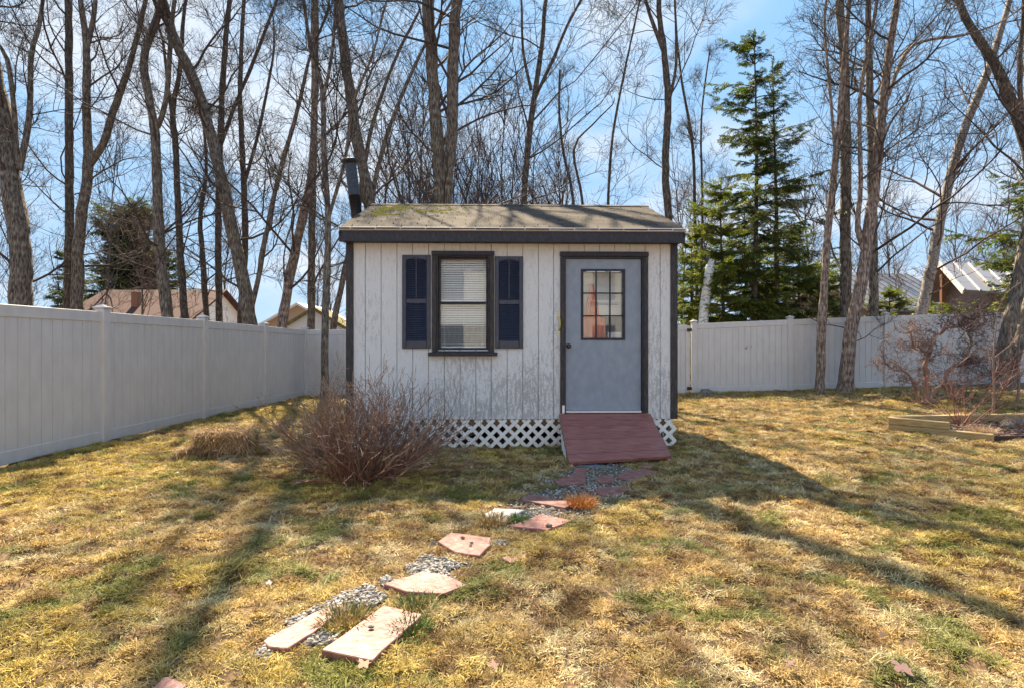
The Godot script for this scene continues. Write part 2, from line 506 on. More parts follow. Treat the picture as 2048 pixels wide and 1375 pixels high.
func grow(mb: MB, p: Vector3, d: Vector3, length: float, r: float, level: int, depth: int, wild: float = 0.24, up: float = 0.06) -> void:
	var m: int = SEGS[level]
	var pts := PackedVector3Array([p])
	var rad := PackedFloat32Array([r])
	var q := p
	var dd := d
	var dirs := [d]
	for i in m:
		dd = (dd + Vector3(rr(-1, 1), rr(-1, 1), rr(-1, 1)) * wild + Vector3(0, up, 0)).normalized()
		q += dd * length / m
		pts.append(q); dirs.append(dd)
		rad.append(maxf(r * (1.0 - 0.68 * (i + 1) / m), 0.0042))
	mb.tube(pts, rad, SIDES[level])
	if level >= 3:
		for k in rng.randi_range(1, 2):
			var t := rr(0.1, 1.0)
			var i := mini(int(t * m), m - 1)
			var dr: Vector3 = dirs[i]
			var side := Vector3(rr(-1, 1), rr(-0.5, 1), rr(-1, 1)).slide(dr).normalized()
			var nd := (dr * rr(0.5, 1.0) + side * rr(0.4, 0.9)).normalized()
			row(twig_rows, aim(nd, rr(0, TAU), clampf(length * rr(0.6, 1.1), 0.25, 0.8)), pts[i].lerp(pts[i + 1], t * m - i), Color.WHITE)
		return
	var kids: int = [0, rng.randi_range(5, 7), rng.randi_range(4, 5), 3, 2, 0][level]
	for k in kids:
		var t := rr(0.22, 1.0)
		var i := mini(int(t * m), m - 1)
		var at := pts[i].lerp(pts[i + 1], t * m - i)
		var dr: Vector3 = dirs[i]
		var side := Vector3(rr(-1, 1), rr(-0.5, 1), rr(-1, 1)).slide(dr).normalized()
		var nd := (dr * rr(0.45, 1.0) + side * rr(0.5, 0.95)).normalized()
		grow(mb, at, nd, length * rr(0.34, 0.62) * (1.1 - 0.4 * t), maxf(rad[i] * rr(0.5, 0.78), 0.0058), level + 1, depth, wild, up)

# stems: [[px, py, width px], ...] from the ground up, each stem at distance z; stems go on above the frame to height top
func bare_tree(called: String, label: String, stems: Array, z: float, top: float, sd: int, bark: Material, twigs: Material, nb: int, group: String = "trees standing around the yard", depth: int = 4, low: float = 3.0) -> Node3D:
	rng.seed = sd
	twig_rows = PackedFloat32Array()
	var f0: Array = stems[0][0]
	var foot := tp(f0[0], f0[1], z)
	foot.y = smooth_h(foot.x, foot.z) - 0.05
	var o := thing(called, label, "tree", foot, 0.0, group)
	var trunk := MB.new()
	var crown := MB.new()
	for si in stems.size():
		var st: Array = stems[si]
		var p := PackedVector3Array()
		var r := PackedFloat32Array()
		var drift := rr(-0.06, 0.06) if si > 0 else 0.0
		for i in st.size():
			var s: Array = st[i]
			var q := tp(s[0], s[1], z + drift * i * 3.0)
			p.append(q - foot); r.append(s[2] * z / F * 0.365)
		var rooted: bool = si == 0 or (st[0].size() > 3)
		if rooted:
			var b := p[0]
			if b.y > 0.3:
				var slope := (p[1] - p[0]) / maxf(p[1].y - p[0].y, 0.1)
				var bb := Vector3(b.x - slope.x * b.y * 0.5, 0.0, b.z)
				p.insert(0, bb); r.insert(0, r[0] * 1.12)
			p.insert(1, p[0].lerp(p[1], 0.12) + Vector3(0, 0.05, 0)); r.insert(1, r[0] * 1.0)
			r[0] = r[0] * 1.45
			p[0].y = -0.15
		var last := p[p.size() - 1]
		var dirn := (last - p[p.size() - 2]).normalized()
		var r_last := r[r.size() - 1]
		var ended: bool = st[0].size() > 4
		var hi := top * rr(0.9, 1.08) * (1.0 if r_last > 0.05 else 0.8)
		if last.y < hi and not ended:
			var steps := 4
			var rise := (hi - last.y) / steps
			for k in steps:
				dirn = (dirn + Vector3(rr(-0.25, 0.25), 0.35, rr(-0.25, 0.25))).normalized()
				last += dirn * rise / maxf(dirn.y, 0.4)
				p.append(last); r.append(lerpf(r_last, 0.015, pow(float(k + 1) / steps, 1.8)))
		var cv := curve_points(p, r, 0.3)
		var cp: PackedVector3Array = cv[0]
		var cr: PackedFloat32Array = cv[1]
		for i in range(1, cp.size()):
			cp[i] += Vector3(rr(-1, 1), 0, rr(-1, 1)) * cr[i] * 0.1
			cr[i] *= rr(0.93, 1.07)
		var sides := 18 if cr[0] > 0.12 else 10
		var ridge := PackedFloat32Array()
		for k in sides:
			ridge.append(rr(0.93, 1.07))
		trunk.tube(cp, cr, sides, true, ridge)
		# branches
		var total := cp.size()
		var want := int(nb * 1.55 * (1.0 if si == 0 else 0.7))
		for k in want:
			var t := pow(rr(0.0, 1.0), 0.8)
			var i := clampi(int(t * total), 1, total - 2)
			if cp[i].y < low:
				if rr(0, 1) < 0.8:
					continue
			var az := rr(0, TAU)
			var el := rr(0.15, 0.95)
			var d := Vector3(cos(az) * cos(el), sin(el), sin(az) * cos(el))
			var len := clampf((hi + 2.0 - cp[i].y) * rr(0.12, 0.32), 0.6, 4.2)
			var rad := clampf(cr[i] * rr(0.15, 0.4), 0.009, 0.042)
			if cp[i].y < low:
				len *= 0.5; rad *= 0.4
			grow(crown, cp[i], d, len, rad, 1, depth)
	put("trunk", trunk.mesh(), bark, o)
	put("crown", crown.mesh(), twigs, o)
	child_copies("twigs", twig_mesh, twigs, twig_rows, o)
	return o

func conifer(called: String, label: String, foot: Vector3, height: float, spread: float, sd: int, whorls: int, bare: float, sparse: float, cols: Array, droop: float, shape: float = 1.0, nl: float = 0.09) -> Node3D:
	rng.seed = sd
	var o := thing(called, label, "tree", foot, 0.0, "evergreen trees beyond the fence")
	var tr := MB.new()
	var r0 := height * 0.008 + 0.03
	var tp_ := PackedVector3Array(); var tr_ := PackedFloat32Array()
	for i in 12:
		var t := i / 11.0
		tp_.append(Vector3(sin(t * 5.0 + sd) * 0.006 * height, t * height - (0.1 if i == 0 else 0.0), cos(t * 4.0) * 0.03))
		tr_.append(lerpf(r0, 0.012, t))
	tr.tube(tp_, tr_, 8)
	var br := MB.new()
	var rows := PackedFloat32Array()
	var big := nl / 0.09
	# one side of the tree is thinner than the other, and boughs come in uneven bunches
	var thin_az := rr(0, TAU)
	for wk in whorls:
		var t := bare + (1.0 - bare) * (wk + rr(-0.6, 0.6)) / whorls
		t = clampf(t, bare, 0.985)
		var base := Vector3(sin(t * 5.0 + sd) * 0.006 * height, t * height, cos(t * 4.0) * 0.03)
		var bunch := rr(0.6, 1.2)
		var reach := (spread * pow(1.0 - t, 0.75 * shape) + 0.25) * bunch
		for k in rng.randi_range(3, 6):
			if rr(0, 1) < sparse: continue
			var az := rr(0, TAU)
			var L := reach * rr(0.45, 1.15) * (0.7 + 0.3 * absf(sin((az - thin_az) * 0.5)))
			var d := Vector3(cos(az), lerpf(0.05, 0.6, t) + rr(-0.15, 0.2), sin(az)).normalized()
			var pts := PackedVector3Array([base]); var rad := PackedFloat32Array([0.02])
			var q := base
			var m := 6
			for i in m:
				d = (d + Vector3(rr(-0.16, 0.16), -droop * (1.0 - t * 0.5) + (0.16 if i > 3 else 0.0) + rr(-0.06, 0.06), rr(-0.16, 0.16))).normalized()
				q += d * L / m
				pts.append(q); rad.append(0.02 * (1.0 - 0.8 * (i + 1) / m))
				var frac := (i + 1.0) / m
				if frac < 0.3: continue
				for rep in 4:
					if rr(0, 1) < sparse * 0.6: continue
					var sgn := -1.0 if rep % 2 == 0 else 1.0
					var sd2: Vector3 = (d * rr(0.4, 1.0) + d.cross(Vector3.UP).normalized() * sgn * rr(0.3, 1.0) + Vector3(0, rr(-0.75, 0.05), 0)).normalized()
					var sl := clampf(L * rr(0.18, 0.36) * (1.15 - frac * 0.35), 0.18, 0.62) * sqrt(big)
					var c: Color = cols[rng.randi() % cols.size()]
					row(rows, aim(sd2, rr(-0.5, 0.5), sl), q - d * rr(0.0, L / m), c)
			row(rows, aim(d, 0.0, clampf(L / m * 2.0, 0.2, 0.6)), q, cols[rng.randi() % cols.size()])
			br.tube(pts, rad, 4)
	row(rows, aim(Vector3.UP, 0.0, 0.45), Vector3(sin(5.0 + sd) * 0.006 * height, height - 0.3, 0), cols[0])
	put("trunk", tr.mesh(), M.bark_dark, o)
	put("branches", br.mesh(), M.twig, o)
	child_copies("crown", spray_mesh, M.needle, rows, o)
	return o

# ------------------------------------------------------------------ build
func _ready() -> void:
	# camera
	var cam := Camera3D.new()
	cam.name = "camera"
	cam.position = Vector3(0, EYE, 0)
	cam.fov = rad_to_deg(2.0 * atan(687.5 / F))
	cam.near = 0.05
	cam.far = 900.0
	add_child(cam)
	cam.current = true
	# sky: pale spring blue with thin broken cloud
	var env := Environment.new()
	env.background_mode = Environment.BG_SKY
	var sky := Sky.new()
	var pan := PanoramaSkyMaterial.new()
	pan.panorama = sky_image()
	sky.sky_material = pan
	env.sky = sky
	env.tonemap_mode = Environment.TONE_MAPPER_LINEAR
	env.tonemap_exposure = 3.4
	env.sdfgi_enabled = true
	env.ssao_enabled = true
	env.ssil_enabled = true
	var we := WorldEnvironment.new()
	we.name = "environment"
	we.environment = env
	add_child(we)
	# sun: behind the shed, a little to the west
	var sun := DirectionalLight3D.new()
	sun.name = "sun"
	sun.light_energy = 1.6
	sun.light_color = Color(1.0, 0.93, 0.8)
	sun.light_angular_distance = 0.5
	sun.shadow_enabled = true
	var az := deg_to_rad(-17.0)
	var el := deg_to_rad(50.5)
	var to_sun := Vector3(sin(az) * cos(el), sin(el), -cos(az) * cos(el))
	sun.look_at_from_position(to_sun * 50.0, Vector3.ZERO, Vector3.UP)
	add_child(sun)

	n_low.seed = 11; n_low.frequency = 0.45; n_low.fractal_octaves = 2
	n_mid.seed = 12; n_mid.frequency = 2.3; n_mid.fractal_octaves = 3
	n_hi.seed = 13; n_hi.frequency = 8.0; n_hi.fractal_octaves = 2
	n_patch.seed = 14; n_patch.frequency = 0.8; n_patch.fractal_octaves = 3
	for q in [[585, 1400], [625, 1290], [730, 1195], [860, 1125], [985, 1062], [1090, 1020], [1180, 970], [1205, 935]]:
		path_line.append(g2(q[0], q[1]))
	make_materials()
	twig_mesh = make_twig_mesh()
	spray_mesh = make_spray_mesh()
	ground()
	houses()
	fences()
	shed()
	ramp()
	path()
	trees()
	evergreens()
	shrubs()
	raised_bed()
	small_things()
	grass()

func sky_image() -> ImageTexture:
	var w := 1024
	var h := 512
	var f := FastNoiseLite.new(); f.seed = 31; f.frequency = 1.0; f.fractal_octaves = 5; f.fractal_gain = 0.55
	var f2 := FastNoiseLite.new(); f2.seed = 32; f2.frequency = 1.0; f2.fractal_octaves = 3
	var data := PackedFloat32Array(); data.resize(w * h * 3)
	for j in h:
		var up := (0.5 - (j + 0.5) / h) * PI
		var y := sin(up)
		for i in w:
			var o := (j * w + i) * 3
			if y < -0.02:
				data[o] = 0.16; data[o + 1] = 0.15; data[o + 2] = 0.13
				continue
			var a := (i + 0.5) / w * TAU
			var x := cos(a) * cos(up); var z := sin(a) * cos(up)
			var yy := maxf(y, 0.0)
			# cloud sheet
			var s := 1.0 / (yy + 0.28)
			var cx := x * s; var cz := z * s
			var d := f.get_noise_3d(cx * 1.9, cz * 1.9, 3.0) + 0.55 * f2.get_noise_3d(cx * 0.6, cz * 0.6, 9.0)
			var k := smoothstep(-0.2, 0.6, d) * 0.85
			var t := pow(1.0 - yy, 3.0)
			var r := lerpf(0.125, 0.235, t); var g := lerpf(0.245, 0.315, t); var b := lerpf(0.405, 0.4, t)
			data[o] = lerpf(r, 0.345, k) * 0.8; data[o + 1] = lerpf(g, 0.37, k) * 0.8; data[o + 2] = lerpf(b, 0.405, k) * 0.8
	var img := Image.create_from_data(w, h, false, Image.FORMAT_RGBF, data.to_byte_array())
	return ImageTexture.create_from_image(img)

func axis_steps(lo: float, hi: float, step: float, far: float) -> PackedFloat32Array:
	var a := PackedFloat32Array()
	var e := lo
	var back := []
	var s := step
	while e > -far:
		s *= 1.5
		e -= s
		back.append(e)
	back.reverse()
	for q in back:
		a.append(q)
	var n := int((hi - lo) / step)
	for i in n + 1:
		a.append(lo + (hi - lo) * i / n)
	e = hi; s = step
	while e < far:
		s *= 1.5
		e += s
		a.append(e)
	return a

func ground() -> void:
	var xs := axis_steps(-8.0, 11.0, 0.075, 260.0)
	var zs := axis_steps(-14.5, 0.5, 0.075, 260.0)
	var b := MB.new()
	var nx := xs.size()
	var hh := PackedFloat32Array()
	for z in zs:
		for x in xs:
			hh.append(hgt(x, z) if absf(x) < 20.0 and absf(z) < 25.0 else smooth_h(clampf(x, -20, 20), clampf(z, -25, 25)))
	for j in zs.size():
		for i in nx:
			var a := hh[j * nx + maxi(i - 1, 0)]; var c := hh[j * nx + mini(i + 1, nx - 1)]
			var d := hh[maxi(j - 1, 0) * nx + i]; var e := hh[mini(j + 1, zs.size() - 1) * nx + i]
			var dx := xs[mini(i + 1, nx - 1)] - xs[maxi(i - 1, 0)]
			var dz := zs[mini(j + 1, zs.size() - 1)] - zs[maxi(j - 1, 0)]
			b.vert(Vector3(xs[i], hh[j * nx + i], zs[j]), Vector3(-(c - a) / dx, 1, -(e - d) / dz).normalized())
	for j in zs.size() - 1:
		for i in nx - 1:
			var k := j * nx + i
			b.ix.append_array([k, k + 1, k + nx, k + 1, k + nx + 1, k + nx])
	var o := put("ground", b.mesh(), M.soil)
	o.set_meta("kind", "structure")

# ------------------------------------------------------------------ neighbouring houses
func gable_house(called: String, label: String, lo: Vector3, hi: Vector3, ridge: float, along_x: bool, wall: Material, roofm: Material, over: float) -> Node3D:
	var c := (lo + hi) * 0.5
	var o := thing(called, label, "house", Vector3(c.x, lo.y, c.z))
	var s := (hi - lo) * 0.5
	var hw := hi.y - lo.y
	var b := MB.new()
	b.box(Vector3(0, hw * 0.5, 0), Vector3(s.x * 2, hw, s.z * 2))
	var rg := ridge - lo.y
	for e in [-1.0, 1.0]:
		if along_x:
			b.tri(Vector3(s.x * e, hw, -s.z), Vector3(s.x * e, hw, s.z), Vector3(s.x * e, rg - 0.12, 0), Vector3(e, 0, 0))
		else:
			b.tri(Vector3(-s.x, hw, s.z * e), Vector3(s.x, hw, s.z * e), Vector3(0, rg - 0.12, s.z * e), Vector3(0, 0, e))
	put("wall", b.mesh(), wall, o)
	for e in [-1.0, 1.0]:
		var run := (s.z if along_x else s.x)
		var rise := rg - hw
		var dirn := Vector2(run, -rise).normalized()
		var ev := Vector2(run, hw) + dirn * over
		var rb := MB.new()
		var th := 0.12
		if along_x:
			var w := s.x + over
			var p0 := Vector3(-w, rg, 0); var p1 := Vector3(w, rg, 0)
			var p2 := Vector3(w, ev.y, ev.x * e); var p3 := Vector3(-w, ev.y, ev.x * e)
			rb.quad(p0, p1, p2, p3, Vector3(0, run, rise * e).normalized())
			rb.quad(p3, p2, p2 - Vector3(0, th, 0), p3 - Vector3(0, th, 0), Vector3(0, 0, e))
			rb.quad(p0 - Vector3(0, th, 0), p1 - Vector3(0, th, 0), p2 - Vector3(0, th, 0), p3 - Vector3(0, th, 0), -Vector3(0, run, rise * e).normalized())
			for sgn in [-1.0, 1.0]:
				var u := Vector3(sgn * w, rg, 0); var v2 := Vector3(sgn * w, ev.y, ev.x * e)
				rb.quad(u, v2, v2 - Vector3(0, th, 0), u - Vector3(0, th, 0), Vector3(sgn, 0, 0))
		else:
			var w := s.z + over
			var p0 := Vector3(0, rg, -w); var p1 := Vector3(0, rg, w)
			var p2 := Vector3(ev.x * e, ev.y, w); var p3 := Vector3(ev.x * e, ev.y, -w)
			rb.quad(p0, p1, p2, p3, Vector3(rise * e, run, 0).normalized())
			rb.quad(p0 - Vector3(0, th, 0), p1 - Vector3(0, th, 0), p2 - Vector3(0, th, 0), p3 - Vector3(0, th, 0), -Vector3(rise * e, run, 0).normalized())
			rb.quad(p1, p2, p2 - Vector3(0, th, 0), p1 - Vector3(0, th, 0), Vector3(0, 0, 1))
			rb.quad(p3, p2, p2 - Vector3(0, th, 0), p3 - Vector3(0, th, 0), Vector3(e, 0, 0))
		put("roof_slope", rb.mesh(), roofm, o)
	return o

func metal_roof(called: String, label: String, ridge_a: Vector3, ridge_b: Vector3, run: float, rise: float, wall_in: float) -> void:
	# gable roof of standing-seam metal; ridge along a-b, slope towards the viewer and away
	var mid := (ridge_a + ridge_b) * 0.5
	var o := thing(called, label, "house", Vector3(mid.x, 0, mid.z))
	var org := Vector3(mid.x, 0, mid.z)
	var xx := (ridge_b - ridge_a).normalized()
	var zz := xx.cross(Vector3.UP).normalized()
	var L := ridge_a.distance_to(ridge_b)
	for e in [-1.0, 1.0]:
		var dn: Vector3 = zz * e * run - Vector3(0, rise, 0)
		var nn: Vector3 = (zz * e * rise + Vector3(0, run, 0)).normalized()
		var b := MB.new()
		var a0 := ridge_a - org; var b0 := ridge_b - org
		b.quad(a0, b0, b0 + dn, a0 + dn, nn)
		b.quad(a0 - nn * 0.1, b0 - nn * 0.1, b0 + dn - nn * 0.1, a0 + dn - nn * 0.1, -nn)
		b.quad(a0 + dn, b0 + dn, b0 + dn - nn * 0.1, a0 + dn - nn * 0.1, zz * e)
		var rf := put("roof_slope", b.mesh(), M.metal_roof, o)
		var n := int(L / 0.5)
		for i in n + 1:
			var s := a0.lerp(b0, float(i) / n)
			beam("seam", s + nn * 0.025, s + dn + nn * 0.025, 0.04, 0.05, M.metal_seam, rf, 0.0)
		for g in [a0 - xx * 0.02, b0 + xx * 0.02]:
			beam("fascia", g - nn * 0.1, g + dn - nn * 0.1, 0.05, 0.2, M.drip, o, 0.0)
	# walls
	var wb := MB.new()
	var hx := L * 0.5 - wall_in
	var hz := run - 0.4
	var eave := ridge_a.y - rise + 0.1
	wb.box(Vector3(0, eave * 0.5, 0), Vector3(hx * 2, eave, hz * 2), 0.0, Basis(xx, Vector3.UP, zz))
	for e in [-1.0, 1.0]:
		wb.tri(xx * hx * e + zz * hz + Vector3(0, eave, 0), xx * hx * e - zz * hz + Vector3(0, eave, 0), xx * hx * e + Vector3(0, ridge_a.y - 0.2, 0), xx * e)
	put("wall", wb.mesh(), M.grey_wall, o)
	put("post", bbox(Vector3(0.15, eave + 0.6, 0.15), 0.01), M.cedar, o, xx * -(L * 0.5 - 0.1) + Vector3(0, (eave + 0.6) * 0.5, 0))

func houses() -> void:
	# red roof, far beyond the long fence
	var a := tp(222, 580, 32.0)
	var b := tp(440, 580, 32.0)
	var h := gable_house("neighbour_house", "house with a dull red shingled roof beyond the long fence", Vector3(a.x, 0, -36.0), Vector3(b.x, 2.4, -28.0), a.y, true, M.white_wall, M.red_roof, 0.4)
	put("vent_pipe", bbox(Vector3(0.35, 0.9, 0.35), 0.02), M.cedar, h, Vector3((318.0 - 331.0) * 30.0 / F, a.y - 0.75, 2.0))
	# tan gable and white gable
	var p := tp(597, 606, 27.0)
	gable_house("neighbour_house", "tan sided house gable rising behind a white outbuilding", Vector3(p.x - 2.4, 0, -31.0), Vector3(p.x + 2.4, p.y - 1.35, -27.0), p.y, false, M.tan_wall, M.white_wall, 0.25)
	var q := tp(617, 614, 19.0)
	var w := gable_house("outbuilding", "white gabled outbuilding with a mossy roof beyond the fence corner", Vector3(q.x - 1.35, 0, -22.0), Vector3(q.x + 1.35, q.y - 0.85, -19.0), q.y, false, M.white_wall, M.moss_roof, 0.12)
	w.rotation.y = 0.12
	# standing seam roofs on the other side
	metal_roof("neighbour_house", "house with pale standing seam metal roof and cedar gable beyond evergreens", tp(1880, 524, 24.0), tp(2120, 534, 22.5), 2.6, 1.5, 0.9)
	metal_roof("neighbour_house", "house with dark grey metal roof seen between the fence trees", tp(1640, 548, 29.0), tp(1812, 548, 31.0), 3.2, 2.2, 0.5)
	# the house behind the camera, which the shed's panes mirror
	var hh := gable_house("yard_house", "white sided house across the yard, mirrored in the shed panes", Vector3(-7.0, 0, 9.0), Vector3(7.0, 5.2, 17.0), 7.6, true, M.white_wall, M.red_roof, 0.4)
	for x in [-5.0, -1.8, 1.6, 4.8]:
		for y in [1.5, 3.9]:
			var wn := put("window", bbox(Vector3(1.0, 1.3, 0.06), 0.01), M.black, hh, Vector3(x, y, -4.02))
			bar("sill", Vector3(-0.6, -0.75, -0.08), Vector3(0.6, -0.66, 0.02), M.white, wn)

# ------------------------------------------------------------------ fences
func fence_run(o: Node3D, pts: Array, hgt_: float, first: bool, lastp: bool) -> void:
	var org := o.position
	for i in pts.size():
		var p: Vector3 = pts[i] - org
		if (i > 0 or first) and (i < pts.size() - 1 or lastp):
			var post := put("post", bbox(Vector3(0.127, hgt_ + 0.13, 0.127), 0.006), M.vinyl, o, p + Vector3(0, (hgt_ + 0.13) * 0.5 - 0.08, 0))
			var top := (hgt_ + 0.13) * 0.5
			var cb := MB.new()
			cb.box(Vector3(0, top + 0.012, 0), Vector3(0.165, 0.024, 0.165), 0.006)
			var q := 0.07
			for k in 4:
				var d1 := Vector3(q, 0, q).rotated(Vector3.UP, k * PI / 2); var d2 := Vector3(q, 0, q).rotated(Vector3.UP, (k + 1) * PI / 2)
				cb.tri(d1 + Vector3(0, top + 0.024, 0), d2 + Vector3(0, top + 0.024, 0), Vector3(0, top + 0.06, 0), (d1 + d2).normalized() + Vector3.UP)
			put("cap", cb.mesh(), M.vinyl, post)
	for i in pts.size() - 1:
		fence_panel(o, pts[i] - org, pts[i + 1] - org, hgt_)

func picket_mesh(w: float, h: float) -> ArrayMesh:
	var key := ["picket", snappedf(w, 0.0005), snappedf(h, 0.0005)]
	if not box_cache.has(key):
		var b := MB.new()
		b.box(Vector3.ZERO, Vector3(w - 0.007, h, 0.026), 0.003)
		b.box(Vector3(w * 0.5 - 0.001, 0, 0), Vector3(0.009, h - 0.002, 0.009), 0.0)
		box_cache[key] = b.mesh()
	return box_cache[key]

func fence_panel(o: Node3D, a: Vector3, b: Vector3, h: float) -> void:
	var d := (b - a)
	var flat := Vector3(d.x, 0, d.z).normalized()
	var ea := a + flat * 0.055; var eb := b - flat * 0.055
	ea.y = a.y + d.y * 0.055 / d.length(); eb.y = b.y - d.y * 0.055 / d.length()
	beam("rail", ea + Vector3(0, 0.085, 0), eb + Vector3(0, 0.085, 0), 0.05, 0.15, M.vinyl, o, 0.006)
	beam("rail", ea + Vector3(0, h - 0.065, 0), eb + Vector3(0, h - 0.065, 0), 0.05, 0.14, M.vinyl, o, 0.006)
	var n := maxi(1, int(round(ea.distance_to(eb) / 0.149)))
	var yaw := Basis(Vector3.UP, atan2(-flat.z, flat.x))
	var w := ea.distance_to(eb) / n
	for k in n:
		var p := ea.lerp(eb, (k + 0.5) / n) + Vector3(0, h * 0.5 + 0.02, 0)
		put("picket", picket_mesh(w, h - 0.25), M.vinyl, o, p, yaw)

func fences() -> void:
	var o := thing("vinyl_fence", "long tan vinyl privacy fence running along the side of the lawn", "fence", Vector3(-5.65, 0, -7.36), 0.0, "tan vinyl fences")
	var pts := []
	for k in 6:
		var z := -2.56 - 2.4 * k
		pts.append(Vector3(-5.65, smooth_h(-5.65, z) + 0.0, z))
	pts[5] = Vector3(-5.65, smooth_h(-5.65, -14.5), -14.56)
	pts.insert(0, Vector3(-5.65, 0, -0.16))
	fence_run(o, pts, 1.785, true, true)
	var o2 := thing("vinyl_fence", "tan vinyl fence closing the yard behind the shed, up to the gate", "fence", Vector3(-0.5, 0, -14.2), 0.0, "tan vinyl fences")
	var e0 := Vector3(-5.65, -0.06, -14.56)
	var e1 := Vector3(3.45, 0.05, -13.95)
	var pp := []
	for k in 5:
		pp.append(e0.lerp(e1, k / 4.0))
	fence_run(o2, pp, 1.785, false, true)
	# gate
	var g := thing("fence_gate", "tan vinyl fence gate with black hinges beside the shed corner", "gate", Vector3(4.03, 0.05, -13.9))
	fence_panel(g, Vector3(-0.48, 0, -0.02), Vector3(0.55, 0.02, 0.06), 1.77)
	bar("stile", Vector3(0.47, 0.06, 0.035), Vector3(0.58, 1.77, 0.095), M.vinyl, g)
	for y in [0.12, 1.62]:
		bar("hinge", Vector3(0.5, y, 0.1), Vector3(0.76, y + 0.08, 0.125), M.black, g, 0.006)
	var o3 := thing("vinyl_fence", "tan vinyl fence with the twin trunks in front, running from the gate", "fence", Vector3(7.05, 0, -13.5), 0.0, "tan vinyl fences")
	var q := [tp(1388, 786, 13.8), tp(1580, 781, 13.5), tp(1772, 775, 13.4), tp(1958, 769, 13.4), tp(2150, 764, 13.4), tp(2340, 759, 13.4)]
	fence_run(o3, q, 1.785, true, true)

# ------------------------------------------------------------------ the shed
func sx(px: float) -> float:
	return (px - 1026.0) * K
func sy(py: float) -> float:
	return EYE - (py - HZ) * K

